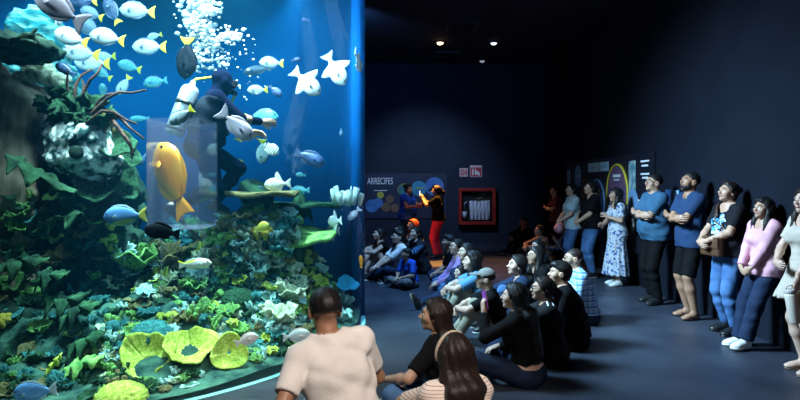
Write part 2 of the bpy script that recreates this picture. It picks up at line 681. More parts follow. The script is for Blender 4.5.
# the hole of the bleached boulder
bm = bmesh.new()
hp = at(76, 152, 5.46)
lathe(bm, [(0.012, 0.03), (0.05, 0.028), (0.062, 0.0), (0.060, -0.1)], 20)
o = from_bm('sponge_mouth', bm, m_dark_rock, smooth=True)
o.rotation_euler = (R(80), 0, R(20)); o.location = hp
tag(o, 'round dark sponge mouth set in the bleached boulder', 'sponge')

SURF = ['reef_mound', 'reef_cliff', 'cave_rock', 'bleached_boulder', 'mound_crest', 'rock_overhang']


def tree_of(names):
    vs, ps = [], []
    for n in names:
        ob = bpy.data.objects[n]
        b = len(vs)
        vs += [v.co.copy() for v in ob.data.vertices]
        ps += [tuple(b + i for i in p.vertices) for p in ob.data.polygons]
    return BVHTree.FromPolygons(vs, ps)


BT = tree_of(SURF)
EYE = Vector((0, 0, 1.64))


def hit(px, py):
    d = (at(px, py, 1.0) - EYE).normalized()
    p, n, i, dist = BT.ray_cast(EYE, d)
    return p, n


def coral_mat(name, a, b_, scale=9, bump=0.5, spec=0.2):
    return mat('coral_' + name, a, b_, rough=0.85, scale=scale, bump=bump, bscale=45, detail=6, spec=spec, contrast=(0.36, 0.66))


K = {
    'pale teal': coral_mat('pale_teal', (0.18, 0.42, 0.40), (0.62, 0.80, 0.74)),
    'leaf green': coral_mat('leaf_green', (0.05, 0.20, 0.05), (0.30, 0.52, 0.14)),
    'yellow-green': coral_mat('yellow_green', (0.30, 0.42, 0.03), (0.68, 0.72, 0.16)),
    'cream': coral_mat('cream', (0.36, 0.42, 0.26), (0.80, 0.82, 0.62)),
    'olive brown': coral_mat('olive_brown', (0.09, 0.075, 0.03), (0.28, 0.24, 0.10)),
    'deep teal': coral_mat('deep_teal', (0.012, 0.09, 0.10), (0.06, 0.26, 0.25)),
    'dark green': coral_mat('dark_green', (0.004, 0.025, 0.014), (0.03, 0.11, 0.045)),
    'white': coral_mat('white', (0.55, 0.70, 0.62), (0.90, 0.92, 0.84)),  # used only for the white reflection shapes at the glass edge
    'bright blue': coral_mat('blue_reflection', (0.02, 0.34, 0.62), (0.06, 0.50, 0.78)),  # used only for the blue reflection shape at the glass edge
    'mustard': coral_mat('mustard', (0.34, 0.24, 0.02), (0.62, 0.50, 0.08)),
}


# ---- coral shapes, radius about 1
def sheet(bm, fn, nu, nv, t):
    """a closed thin sheet: fn(u, v) -> point, thickened by t along its normal"""
    G = [[Vector(fn(i / nu, j / nv)) for j in range(nv + 1)] for i in range(nu + 1)]
    top, bot = [], []
    for i in range(nu + 1):
        ra, rb = [], []
        for j in range(nv + 1):
            du = G[min(i + 1, nu)][j] - G[max(i - 1, 0)][j]
            dv = G[i][min(j + 1, nv)] - G[i][max(j - 1, 0)]
            n = du.cross(dv)
            n = n.normalized() if n.length > 1e-9 else Vector((0, 0, 1))
            ra.append(bm.verts.new(G[i][j] + n * t / 2)); rb.append(bm.verts.new(G[i][j] - n * t / 2))
        top.append(ra); bot.append(rb)
    for i in range(nu):
        for j in range(nv):
            bm.faces.new((top[i][j], top[i + 1][j], top[i + 1][j + 1], top[i][j + 1]))
            bm.faces.new((bot[i][j], bot[i][j + 1], bot[i + 1][j + 1], bot[i + 1][j]))
    for i in range(nu):
        bm.faces.new((top[i][0], bot[i][0], bot[i + 1][0], top[i + 1][0]))
        bm.faces.new((top[i][nv], top[i + 1][nv], bot[i + 1][nv], bot[i][nv]))
    for j in range(nv):
        bm.faces.new((top[0][j], top[0][j + 1], bot[0][j + 1], bot[0][j]))
        bm.faces.new((top[nu][j], bot[nu][j], bot[nu][j + 1], top[nu][j + 1]))


def bm_leafy(rs, n=7, wave=0.16, spread=0.9):
    bm = bmesh.new()
    for k in range(n):
        a0 = 2 * PI * k / n + rs.uniform(-0.3, 0.3)
        L = rs.uniform(0.7, 1.1); w = rs.uniform(0.45, 0.75); out = rs.uniform(0.45, 1.0) * spread
        ph = rs.uniform(0, 6)

        def fn(u, v, a0=a0, L=L, w=w, out=out, ph=ph):
            s = (v - 0.5) * 2
            wid = w * (0.35 + 0.65 * u) * (1 - 0.15 * s * s)
            rr = 0.08 + out * u
            x = rr; y = s * wid; z = L * u * (1 - 0.35 * s * s * u) - 0.1
            q = wave * u * math.sin(5.5 * s + ph)
            x += q - 0.12 * s * s; z += 0.6 * q * math.cos(3 * s + ph)
            return (x * math.cos(a0) - y * math.sin(a0), x * math.sin(a0) + y * math.cos(a0), z)
        sheet(bm, fn, 6, 9, 0.07)
    return bm


def bm_cup(rs, depth=0.55, wave=0.09, nw=6, top=1.0):
    bm = bmesh.new()
    ph = rs.uniform(0, 6); ph2 = rs.uniform(0, 6)

    def fn(u, v):
        a = 2 * PI * v
        r = (0.10 + 0.90 * u ** 0.85) * (1 + 0.10 * math.sin(3 * a + ph) * u)
        z = depth * u ** 1.6 + wave * u * u * math.sin(nw * a + ph2) + 0.05 * u * math.sin(11 * a + ph)
        return (r * math.cos(a), r * math.sin(a), z)
    sheet(bm, fn, 9, 44, 0.075)
    bmesh.ops.remove_doubles(bm, verts=bm.verts, dist=0.002)
    return bm


def bm_fingers(rs, n=11, r=0.13, L=1.0):
    bm = bmesh.new()
    for k in range(n):
        a = rs.uniform(0, 2 * PI); e = rs.uniform(0.05, 0.9)
        d = Vector((math.cos(a) * e, math.sin(a) * e, 1.0)).normalized()
        p0 = Vector((math.cos(a) * 0.35 * e, math.sin(a) * 0.35 * e, -0.12))
        ll = L * rs.uniform(0.6, 1.05)
        b1 = p0 + d * ll * 0.55 + Vector((rs.uniform(-.08, .08), rs.uniform(-.08, .08), 0))
        p2 = b1 + (d + Vector((rs.uniform(-.3, .3), rs.uniform(-.3, .3), 0.25))).normalized() * ll * 0.45
        tube(bm, [p0, b1, p2, p2 + (p2 - b1) * 0.12], [r, r * 0.85, r * 0.62, r * 0.25], 7)
        if rs.random() < 0.7:
            s = (d + Vector((rs.uniform(-.9, .9), rs.uniform(-.9, .9), 0.1))).normalized()
            tube(bm, [b1, b1 + s * ll * 0.3, b1 + s * ll * 0.36], [r * 0.7, r * 0.5, r * 0.2], 6)
    return bm


def bm_knobs(rs, n=18, r=0.26):
    fs = [f_sph((0, 0, 0.1), 0.45)]
    for k in range(n):
        a = rs.uniform(0, 2 * PI); e = rs.uniform(0, 1.35)
        c = vec(math.sin(e) * math.cos(a), math.sin(e) * math.sin(a), math.cos(e) * 0.85) * rs.uniform(0.55, 0.78)
        fs.append(f_sph(c, r * rs.uniform(0.7, 1.1)))
    V, F = polygonise(f_smin(fs, 0.06), (-1.2, -1.2, -0.4), (1.2, 1.2, 1.2), 0.075)
    bm = bmesh.new()
    vs = [bm.verts.new(v) for v in V]
    for f in F:
        bm.faces.new([vs[i] for i in f])
    return bm


def bm_brain(rs):
    bm = bmesh.new()
    bmesh.ops.create_icosphere(bm, subdivisions=5, radius=1.0)
    s = rs.uniform(0, 50)
    for v in bm.verts:
        n = v.co.normalized()
        q = fbm(n.x * 2.2 + s, n.y * 2.2, n.z * 2.2, 2)
        w = math.sin(26 * q + 6 * n.x)
        v.co = Vector((n.x, n.y, n.z * 0.72)) * (1 + 0.035 * w + 0.05 * q)
    bmesh.ops.delete(bm, geom=[v for v in bm.verts if v.co.z < -0.35], context='VERTS')
    return bm


def bm_tubes(rs, n=6):
    bm = bmesh.new()
    for k in range(n):
        a = 2 * PI * k / n + rs.uniform(-.3, .3); e = 0.0 if k == 0 else rs.uniform(0.35, 0.6)
        c = Vector((math.cos(a) * e, math.sin(a) * e, -0.1))
        d = Vector((math.cos(a) * e * 0.6, math.sin(a) * e * 0.6, 1)).normalized()
        L = rs.uniform(0.6, 1.15); r = rs.uniform(0.16, 0.24)
        tube(bm, [c, c + d * L * 0.5, c + d * L, c + d * (L + 0.02), c + d * (L - 0.02), c + d * L * 0.45], [r * 0.75, r, r * 1.06, r * 0.9, r * 0.72, r * 0.5], 12)
    return bm


def bm_plate(rs):
    bm = bmesh.new()
    ph = rs.uniform(0, 6)

    def fn(u, v):
        a = 2 * PI * v
        r = (0.04 + 0.96 * u) * (1 + 0.13 * math.sin(3 * a + ph) * u + 0.06 * math.sin(7 * a) * u)
        return (r * math.cos(a), r * math.sin(a), 0.16 * u + 0.07 * u * math.sin(5 * a + ph))
    sheet(bm, fn, 7, 34, 0.09)
    bmesh.ops.remove_doubles(bm, verts=bm.verts, dist=0.002)
    tube(bm, [(0, 0, -0.35), (0, 0, -0.1), (0, 0, 0.03)], [0.30, 0.2, 0.3], 10)
    return bm


KIND = {'lettuce_coral': (bm_leafy, 4), 'cup_coral': (bm_cup, 3), 'finger_coral': (bm_fingers, 4), 'knob_coral': (bm_knobs, 3), 'brain_coral': (bm_brain, 2), 'tube_sponge': (bm_tubes, 3), 'plate_coral': (bm_plate, 3)}
NICE = {'lettuce_coral': 'lettuce coral', 'cup_coral': 'cup coral', 'finger_coral': 'finger coral', 'knob_coral': 'knobbly coral', 'brain_coral': 'brain coral', 'tube_sponge': 'tube sponge', 'plate_coral': 'plate coral'}
LIB = {}
for kd, (fn, nvar) in KIND.items():
    LIB[kd] = []
    for i in range(nvar):
        bm = fn(random.Random(100 + i * 7 + len(kd)))
        me = bpy.data.meshes.new(kd)
        bm.normal_update(); bm.to_mesh(me); bm.free()
        me.polygons.foreach_set('use_smooth', [True] * len(me.polygons))
        me.materials.append(K['leaf green'])
        LIB[kd].append(me)


def plant(kd, p, size, colour, label, group=None, up=None, rz=None, var=None, squash=1.0):
    o = bpy.data.objects.new(kd, LIB[kd][rnd.randrange(len(LIB[kd])) if var is None else var])
    COL.objects.link(o)
    o.material_slots[0].link = 'OBJECT'
    o.material_slots[0].material = K[colour]
    u = Vector(up) if up is not None else Vector((0, 0, 1))
    q = u.normalized().to_track_quat('Z', 'Y') @ Quaternion((0, 0, 1), rnd.uniform(0, 6.28) if rz is None else rz)
    o.rotation_mode = 'QUATERNION'
    o.rotation_quaternion = q
    o.location = p
    o.scale = (size, size, size * squash)
    tag(o, label, 'sponge' if 'sponge' in kd else 'coral', group)
    return o


def view_tilt(n, k):
    """lean a growth out of its rock"""
    return (Vector((0, 0, 1)) * (1 - k) + n * k)


# ---- named corals
feat = [
    ('cup_coral', 147, 358, 0.21, 'yellow-green', 'yellow-green folded cup coral with a gaping wavy rim', (0.25, -0.7, 0.75), 0, 1.0),
    ('cup_coral', 191, 350, 0.215, 'yellow-green', 'broad yellow-green cup coral between the two others', (0.10, -0.45, 0.9), 1, 0.8),
    ('cup_coral', 229, 363, 0.15, 'yellow-green', 'smooth light green cup coral seen face on beside the white fish', (0.35, -0.85, 0.35), 2, 0.55),
    ('brain_coral', 121, 398, 0.19, 'yellow-green', 'rounded yellow-green brain coral at the bottom of the glass', None, 0, 1.0),
    ('brain_coral', 259, 380, 0.20, 'leaf green', 'large green brain coral by the bottom edge of the glass', None, 1, 1.0),
    ('brain_coral', 237, 299, 0.17, 'dark green', 'dark green dome coral in the middle of the slope', None, 0, 1.0),
    ('brain_coral', 152, 334, 0.18, 'deep teal', 'deep teal dome coral above the yellow-green cups', None, 1, 1.0),
    ('lettuce_coral', 133, 268, 0.26, 'leaf green', 'tall green lettuce coral by the yellow knobbly coral', None, 0, 1.3),
    ('lettuce_coral', 158, 256, 0.27, 'leaf green', 'tall green lettuce coral under the black fish', None, 1, 1.3),
    ('lettuce_coral', 172, 262, 0.20, 'olive brown', 'brown-green lettuce coral above the yellow and white fish', None, 2, 1.3),
    ('lettuce_coral', 286, 298, 0.18, 'cream', 'cream-edged lettuce coral above the crouching visitor', None, 3, 1.3),
    ('lettuce_coral', 275, 322, 0.20, 'cream', 'pale ruffled lettuce coral below the cream-edged one', None, 1, 1.2),
    ('finger_coral', 205, 245, 0.20, 'olive brown', 'brown finger coral beside the diver leg', None, 0, 1.0),
    ('tube_sponge', 262, 233, 0.14, 'mustard', 'mustard tube sponge on the pale crest boulder', None, 0, 1.0),
    ('knob_coral', 3, 322, 0.11, 'mustard', 'mustard knobbly coral at the foot of the dark cave', None, 0, 1.0),
    ('plate_coral', 31, 356, 0.13, 'olive brown', 'grey-brown plate coral tilted beside the bright green frond', (0.5, -0.6, 0.5), 0, 0.6),
]
for kd, px, py, size, col, label, up, var, sq in feat:
    p, n = hit(px, py)
    if p is None: continue
    plant(kd, p + Vector((0, 0, 0.09 if px == 229 else -0.02)), size, col, label, None, up or view_tilt(n, 0.35), 0.7 * px, var, sq)

# yellow knobbly colony on the cave rock's flank
for i, (px, py, sz) in enumerate(((108, 226, 0.075), (114, 236, 0.08), (110, 248, 0.07), (103, 240, 0.06))):
    p, n = hit(px, py)
    plant('knob_coral', p, sz, 'yellow-green', 'yellow knobbly coral head on the flank of the dark cave rock', 'yellow knobs on the cave rock', n, i, i % 3)


def table_coral(px, py, d, rx, col, label, foot, tilt=0.0):
    c = at(px, py, d)
    t = empty('table_coral', c)
    tag(t, label, 'coral')
    bm = bmesh.new()
    ph = px

    def fn(u, v):
        a = 2 * PI * v
        r = rx * (0.02 + 0.98 * u) * (1 + 0.08 * math.sin(3 * a + ph) * u + 0.03 * math.sin(9 * a) * u)
        return (r * math.cos(a), r * math.sin(a) * 0.8, 0.02 * u * math.sin(5 * a) + tilt * u * math.sin(a) * rx)
    sheet(bm, fn, 9, 48, 0.045)
    bmesh.ops.remove_doubles(bm, verts=bm.verts, dist=0.001)
    from_bm('plate', bm, K[col], t, True)
    f = at(*foot) - c
    bm = bmesh.new()
    tube(bm, [f - Vector((0, 0, 0.1)), f * 0.5, Vector((f.x * 0.25, f.y * 0.25, -0.03)), (0, 0, -0.005)], [0.13, 0.10, 0.13, 0.22], 12)
    from_bm('stem', bm, K['dark green'], t, True)


table_coral(256, 194, 6.7, 0.50, 'olive brown', 'flat table coral on a stout stem, under the pale triggerfish', (250, 216, 6.8))
table_coral(306, 205, 7.3, 0.46, 'dark green', 'darker flat table coral behind, reaching towards the glass edge', (286, 228, 7.3))
table_coral(301, 236, 6.9, 0.40, 'leaf green', 'green dish-shaped table coral below the two flat ones', (292, 262, 6.9), 0.16)

# ---- gorgonian: dark whip branches
bm = bmesh.new()
br = [([(74, 132), (73, 112), (76, 84), (82, 75), (92, 69)], 5.70), ([(75, 130), (80, 100), (90, 80), (98, 73), (102, 64)], 5.62), ([(72, 130), (69, 100), (67, 84), (68, 70)], 5.75),
      ([(82, 128), (95, 110), (108, 98), (119, 92), (131, 93), (146, 90)], 5.6), ([(88, 118), (99, 101), (106, 95), (114, 93)], 5.66), ([(86, 124), (102, 111), (114, 112), (126, 120), (137, 124)], 5.58),
      ([(105, 111), (118, 116), (130, 128), (144, 139)], 5.6), ([(108, 114), (119, 128), (130, 143), (134, 156)], 5.56), ([(112, 120), (122, 134), (131, 147), (132, 159)], 5.64), ([(80, 100), (84, 90), (83, 80)], 5.66)]
for pts, d in br:
    n = len(pts)
    P3 = [at(x, y, d + 0.05 * math.sin(i * 2 + x)) for i, (x, y) in enumerate(pts)]
    tube(bm, P3, [0.019 - 0.010 * i / (n - 1) for i in range(n)], 8)
go = from_bm('gorgonian', bm, mat('gorgonian_bark', (0.03, 0.012, 0.010), (0.16, 0.07, 0.045), rough=0.9, scale=14, bump=0.4), smooth=True)
tag(go, 'dark branching gorgonian spreading its whips before the blue water', 'coral')

# dark bush under the gorgonian: upright blades
for i, (px, py, d, sz, col) in enumerate(((62, 122, 5.75, 0.20, 'dark green'), (78, 122, 5.65, 0.22, 'dark green'), (94, 126, 5.7, 0.20, 'olive brown'), (105, 128, 5.8, 0.17, 'olive brown'))):
    plant('finger_coral', at(px, py + 6, d), sz, col, ['dark green finger coral above the bleached boulder', 'dark green finger coral at the foot of the gorgonian', 'brown finger coral under the gorgonian whips', 'brown finger coral at the outer end of the boulder top'][i], None, (0.1, -0.2, 1), i, i % 4, 1.2)
for i, (px, py, d, sz, up) in enumerate(((112, 146, 5.8, 0.19, (0.5, -0.6, 0.6)), (120, 158, 5.9, 0.17, (0.7, -0.5, 0.5)), (95, 188, 5.75, 0.20, (0.4, -0.7, 0.6)), (118, 184, 5.95, 0.19, (0.8, -0.4, 0.4)))):
    plant('cup_coral', at(px, py, d), sz, 'dark green', ['blackish green cup coral jutting from the bleached boulder', 'small blackish cup coral below the first on the boulder', 'dark green cup coral under the bleached boulder', 'dark green cup coral hanging out over the blue gap'][i], None, up, i, i % 3, 0.8)
for i, (px, py, d, sz) in enumerate(((58, 112, 5.85, 0.21), (72, 118, 5.7, 0.20), (88, 108, 5.75, 0.19), (101, 122, 5.7, 0.19), (62, 98, 5.9, 0.17))):
    plant('lettuce_coral', at(px, py + 5, d), sz, 'dark green', 'dark leafy lettuce coral in the thicket below the gorgonian', 'dark thicket under the gorgonian', (0.1, -0.35, 1), i, i % 4, 1.1)
# ---- pale cauliflower corals behind the overhang
for i, (px, py, d, sz) in enumerate(((30, 66, 6.35, 0.20), (44, 78, 6.3, 0.22), (58, 86, 6.25, 0.18), (24, 84, 6.2, 0.16))):
    plant('knob_coral', at(px, py, d), sz, 'cream', 'cream cauliflower coral head in the light behind the overhang', 'cream corals behind the overhang', (0.1, -0.3, 1), i * 1.3, i % 3)


def frond(pts, d0, w, col, label, name='sea_frond'):
    """a long flat leaf along a polyline with a midrib"""
    P3 = [at(x, y, d0 + 0.06 * math.sin(i)) for i, (x, y) in enumerate(pts)]
    bm = bmesh.new()
    n = 4 * (len(P3) - 1)

    def pos(t):
        f = t * (len(P3) - 1); i = min(int(f), len(P3) - 2)
        return P3[i].lerp(P3[i + 1], f - i)

    def fn(u, v):
        s = (v - 0.5) * 2
        p = pos(u)
        wid = w * math.sin(PI * min(0.12 + 0.88 * u, 0.97)) ** 0.6 * (1 + 0.35 * math.sin(21 * u + d0) + 0.22 * math.sin(37 * u + 2))
        return p + Vector((0, -0.75, -0.12)) * s * wid + Vector((0, 0, 1)) * (0.45 * wid * math.sin(17 * u + 2.5 * s) * abs(s) - 0.25 * wid * s * s)
    n *= 4
    sheet(bm, fn, n, 8, 0.012)
    o = from_bm(name, bm, K[col], smooth=True)
    tag(o, label, 'coral')


frond([(8, 155), (26, 166), (48, 178), (75, 192)], 5.3, 0.14, 'dark green', 'long green frond slanting across the brown cliff')
frond([(82, 213), (62, 217), (48, 222), (34, 231)], 5.35, 0.14, 'dark green', 'thin green ledge coral arching over the cave')
frond([(-6, 268), (14, 264), (30, 259), (47, 260)], 4.9, 0.15, 'dark green', 'green plate frond at the side of the cave mouth')
frond([(40, 272), (52, 275), (68, 273)], 5.1, 0.14, 'dark green', 'short green frond in the middle of the cave')
frond([(48, 297), (68, 300), (90, 292)], 5.1, 0.15, 'dark green', 'dark ruffled frond across the lower cave')
frond([(62, 318), (80, 306), (100, 303)], 5.0, 0.15, 'dark green', 'dark ruffled frond under the lower cave ledge')
frond([(70, 345), (88, 338), (104, 334)], 4.9, 0.16, 'dark green', 'ruffled green frond at the bottom of the cave')
frond([(66, 368), (82, 362), (104, 356)], 4.7, 0.13, 'leaf green', 'ruffled bright-edged frond near the cup corals')
frond([(47, 370), (54, 362), (61, 354)], 4.5, 0.06, 'yellow-green', 'bright green frond near the bottom of the glass')

for i, (px, py, sz) in enumerate(((338, 203, 0.16), (346, 203, 0.18), (353, 204, 0.15))):  # tube shapes added in place of a bright reflection on the glass
    plant('tube_sponge', at(px, py, 7.25 + 0.1 * i), sz, 'white', 'white tube shape added for a bright reflection, on the darker table coral by the glass edge', 'white reflection stand-ins by the glass edge', (0, 0, 1), i, i % 3, 1.3)
plant('plate_coral', at(347, 284, 7.2), 0.13, 'bright blue', 'blue plate shape added for a bright reflection low at the glass edge', None, (0.2, -0.5, 0.8), 0.4, 1, 0.7)  # added plate, takes the place of a blue reflection on the glass
# ---- the many small corals of the slope
used_px = []
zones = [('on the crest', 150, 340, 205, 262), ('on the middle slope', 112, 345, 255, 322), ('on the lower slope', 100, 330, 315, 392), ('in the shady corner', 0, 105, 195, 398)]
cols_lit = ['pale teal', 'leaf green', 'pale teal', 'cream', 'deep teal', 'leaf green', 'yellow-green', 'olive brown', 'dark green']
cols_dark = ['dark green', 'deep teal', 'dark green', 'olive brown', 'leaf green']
kinds = ['lettuce_coral', 'lettuce_coral', 'finger_coral', 'cup_coral', 'knob_coral', 'plate_coral', 'lettuce_coral', 'tube_sponge', 'finger_coral']
for zi, (zn, x0, x1, y0, y1) in enumerate(zones):
    want = (75, 160, 150, 100)[zi]
    got = 0
    for t in range(want * 14):
        if got >= want: break
        px, py = rnd.uniform(x0, x1), rnd.uniform(y0, y1)
        if py > 400 - (px - 205) * 0.36 - 8 and px > 190: continue
        p, n = hit(px, py)
        if p is None or (p.x - TC[0]) ** 2 + (p.y - TC[1]) ** 2 > 3.07 ** 2: continue
        if p.z > 1.55 and zi < 3: continue
        sep = 6.8 if zi < 3 else 8.5
        if any((px - a) ** 2 + (py - b_) ** 2 < sep ** 2 for a, b_ in used_px): continue
        if any((px - f[1]) ** 2 + (py - f[2]) ** 2 < (26 if i < 3 else 15) ** 2 for i, f in enumerate(feat[:7])): continue
        used_px.append((px, py))
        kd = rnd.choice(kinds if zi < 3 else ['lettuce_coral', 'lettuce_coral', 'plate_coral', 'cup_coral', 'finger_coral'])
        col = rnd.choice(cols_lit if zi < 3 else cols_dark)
        size = rnd.uniform(6.5, 13) * p.y / 600 * (0.8 if kd in ('plate_coral', 'cup_coral') else 1)
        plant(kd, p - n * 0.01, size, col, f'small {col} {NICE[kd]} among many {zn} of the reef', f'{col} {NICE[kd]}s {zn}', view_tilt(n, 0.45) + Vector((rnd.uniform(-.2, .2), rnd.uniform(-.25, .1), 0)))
        got += 1
# ------------------------------------------------------------------ people
SKINS = {
    'light': ((0.60, 0.38, 0.28), (0.50, 0.22, 0.18)),
    'tan': ((0.46, 0.27, 0.18), (0.36, 0.14, 0.11)),
    'brown': ((0.33, 0.17, 0.10), (0.25, 0.09, 0.07)),
}
m_eye_white = mat('eye_white', (0.8, 0.8, 0.8), rough=0.2)
m_iris = mat('dark_iris', (0.02, 0.012, 0.008), rough=0.15)


def skin_mats(k):
    a, b = SKINS[k]
    return [mat('skin_' + k, a, tuple(c * 0.92 for c in a), rough=0.5, scale=14, bump=0.04, bscale=120), mat('lips_' + k, b, rough=0.4)]


def hair_mat(name, c):
    return mat('hair_' + name, c, tuple(x * 1.5 + 0.002 for x in c), rough=0.5, scale=22, kind='wave', spec=0.3, bump=0.25, bscale=90, stretch=(1, 1, 0.25), contrast=(0.3, 0.8))


H_BLACK = hair_mat('black', (0.006, 0.005, 0.005))
H_DARK = hair_mat('dark_brown', (0.013, 0.007, 0.005))
H_RED = hair_mat('copper_red', (0.30, 0.045, 0.015))


def fabric(name, c, c2=None, scale=5, rough=0.85, bump=0.12):
    return mat('cloth_' + name, c, c2 or tuple(x * 0.82 for x in c), rough=rough, scale=scale, bump=bump, bscale=60, spec=0.12)


def two_bone(a, t, la, lb, pole):
    """joint between a and target t (clamped to reach); pole: the direction the joint points to"""
    a = np.asarray(a, float); t = np.asarray(t, float)
    d = t - a
    L = np.linalg.norm(d)
    m = (la + lb) * 0.998
    if L > m:
        t = a + d / L * m
        L = m
    L = max(L, abs(la - lb) + 0.01)
    u = unit(t - a)
    x = (la * la - lb * lb + L * L) / (2 * L)
    hgt = math.sqrt(max(la * la - x * x, 0))
    p = np.asarray(pole, float)
    p = p - u * (p @ u)
    return a + u * x + unit(p) * hgt, t


def rot_frame(yaw, pitch, roll=0.0):
    """columns: right, forward, up of a head turned by yaw (to its own left +) and pitched up +"""
    cy, sy, cp, sp = math.cos(yaw), math.sin(yaw), math.cos(pitch), math.sin(pitch)
    f = vec(-sy * cp, cy * cp, sp)
    r0 = vec(cy, sy, 0)
    u0 = np.cross(r0, f)
    r = r0 * math.cos(roll) + u0 * math.sin(roll)
    return np.stack([r, f, np.cross(r, f)], 1)


def spine_dir(l, side=0.0):
    return unit(vec(math.sin(side), math.sin(l), math.cos(l)))


class Body:
    """the joints of one figure in its own frame: x to its right hand, y ahead, z up"""

    def __init__(b, H=1.68, fat=1.0, fem=False, pelvis=(0, 0, 0.93), lean=(0.0, 0.0), side=0.0, tilt=0.0, head=(0, 0, 0), hand_l=None, hand_r=None,
                 foot_l=None, foot_r=None, elbow_l=(-0.4, -1, -0.4), elbow_r=(0.4, -1, -0.4), knee_l=(-0.1, 1, 0.1), knee_r=(0.1, 1, 0.1), toe_l=(-0.15, 1, 0), toe_r=(0.15, 1, 0), curl=0.5, palm_l=None, palm_r=None, hand_dir_l=None, hand_dir_r=None, neck_fwd=0.02):
        s = b.s = H / 1.7
        b.fat, b.fem, b.curl = fat, fem, curl
        b.P = vec(*pelvis)
        l1, l2 = lean
        b.d1, b.d2 = spine_dir(l1, side), spine_dir(l2, side)
        dm = unit(b.d1 + b.d2)
        b.waist = b.P + b.d1 * 0.13 * s
        b.chest = b.waist + dm * 0.19 * s
        b.neck = b.chest + b.d2 * 0.175 * s
        b.X = vec(math.cos(side), 0, -math.sin(side))
        ct, st = math.cos(tilt), math.sin(tilt)
        b.fwd = np.cross(b.d2, b.X); b.fwd = unit(b.fwd)
        if b.fwd[1] < 0 and abs(l2) < 1.4: b.fwd = -b.fwd
        b.XS = unit(b.X * ct + b.fwd * st)      # shoulder line, twisted by tilt
        b.HM = rot_frame(*[R(x) for x in head])
        hb = b.neck + unit(b.d2 + vec(0, neck_fwd * 5, 0.25)) * 0.075 * s
        b.HC = hb + b.HM @ vec(0, 0.028, 0.085) * s
        b.hb = hb
        sw = (0.146 if fem else 0.164) * s * (0.88 + 0.12 * fat)
        b.sh = {'l': b.neck - b.d2 * 0.035 * s - b.XS * sw, 'r': b.neck - b.d2 * 0.035 * s + b.XS * sw}
        hw = (0.09 if fem else 0.085) * s
        b.hip = {'l': b.P - b.X * hw - vec(0, 0, 0.02 * s), 'r': b.P + b.X * hw - vec(0, 0, 0.02 * s)}
        ua, fa, th, sk = 0.285 * s, 0.245 * s, 0.43 * s, 0.42 * s
        b.elbow, b.wrist, b.knee, b.ankle, b.toe, b.hdir, b.palm = {}, {}, {}, {}, {}, {}, {}
        for k, tgt, pole in (('l', hand_l, elbow_l), ('r', hand_r, elbow_r)):
            sg = -1 if k == 'l' else 1
            if tgt is None:
                tgt = b.sh[k] + vec(sg * 0.06, 0.05, -0.5) * s
            b.elbow[k], b.wrist[k] = two_bone(b.sh[k], tgt, ua, fa, pole)
            hd = hand_dir_l if k == 'l' else hand_dir_r
            b.hdir[k] = unit(vec(*hd)) if hd is not None else unit(b.wrist[k] - b.elbow[k])
            pn = palm_l if k == 'l' else palm_r
            pn = vec(*pn) if pn is not None else vec(-sg, 0, -0.2)
            pn = pn - b.hdir[k] * (pn @ b.hdir[k])
            b.palm[k] = unit(pn)
        for k, tgt, pole, toe in (('l', foot_l, knee_l, toe_l), ('r', foot_r, knee_r, toe_r)):
            sg = -1 if k == 'l' else 1
            if tgt is None:
                tgt = (sg * 0.10 * s, 0, 0.075 * s)
            b.knee[k], b.ankle[k] = two_bone(b.hip[k], tgt, th, sk, pole)
            b.toe[k] = unit(vec(*toe))

    # ---- implicit pieces
    def torso(b, loose=0.0):
        s, f = b.s, b.fat
        X, d1, d2 = b.X, b.d1, b.d2
        F1 = unit(np.cross(d1, X)) * (1 if np.cross(d1, X)[1] >= -0.3 else -1)
        M1 = np.stack([X, F1, d1], 1)
        M2 = np.stack([b.XS, unit(np.cross(d2, b.XS)), d2], 1)
        wst = (0.116 if b.fem else 0.123) * s * f

        def fl(a, c, ra, rb, M, k):      # flattened capsule: width radius ra..rb, depth = k * width
            q = lambda p: (np.asarray(p) - b.P) @ M
            g = f_cone(q(a) * vec(k, 1, 1), q(c) * vec(k, 1, 1), ra * k, rb * k)
            return f_frame(g, b.P, M, (k, 1, 1))
        hipw = (0.172 if b.fem else 0.158) * s * (0.6 + 0.4 * f)
        fs = [fl(b.P - d1 * 0.02 * s, b.P + d1 * 0.05 * s, hipw + loose, hipw * 0.97 + loose, M1, 0.70),
              fl(b.P + d1 * 0.04 * s, b.waist + d1 * 0.03 * s, wst * 1.12 + loose * 1.2, wst + loose * 1.2, M1, 0.74),
              fl(b.waist, b.chest, wst * 1.02 + loose * 1.1, 0.150 * s * (0.75 + 0.25 * f) + loose * 0.6, M2, 0.72),
              fl(b.chest, b.neck - d2 * 0.07 * s, 0.152 * s * (0.75 + 0.25 * f) + loose * 0.6, 0.125 * s, M2, 0.68),
              f_cone(b.sh['l'] + b.XS * 0.02, b.sh['r'] - b.XS * 0.02, 0.046 * s, 0.046 * s),
              f_sph(b.sh['l'] - d2 * 0.01 * s, 0.050 * s * (0.8 + 0.2 * f)), f_sph(b.sh['r'] - d2 * 0.01 * s, 0.050 * s * (0.8 + 0.2 * f)),
              f_cone(b.neck + d2 * 0.012 * s, b.sh['l'], 0.050 * s, 0.038 * s), f_cone(b.neck + d2 * 0.012 * s, b.sh['r'], 0.050 * s, 0.038 * s)]
        for sg in (-1, 1):
            fs.append(f_sph(b.P + X * sg * 0.075 * s - F1 * 0.045 * s - d1 * 0.02 * s, 0.098 * s * (0.7 + 0.3 * f) + loose * 0.6))
            if b.fem:
                fs.append(f_sph(b.chest + b.XS * sg * 0.072 * s + b.fwd * (0.062 + 0.02 * f) * s + d2 * 0.005 * s, 0.062 * s * (0.7 + 0.3 * f) + loose * 0.5))
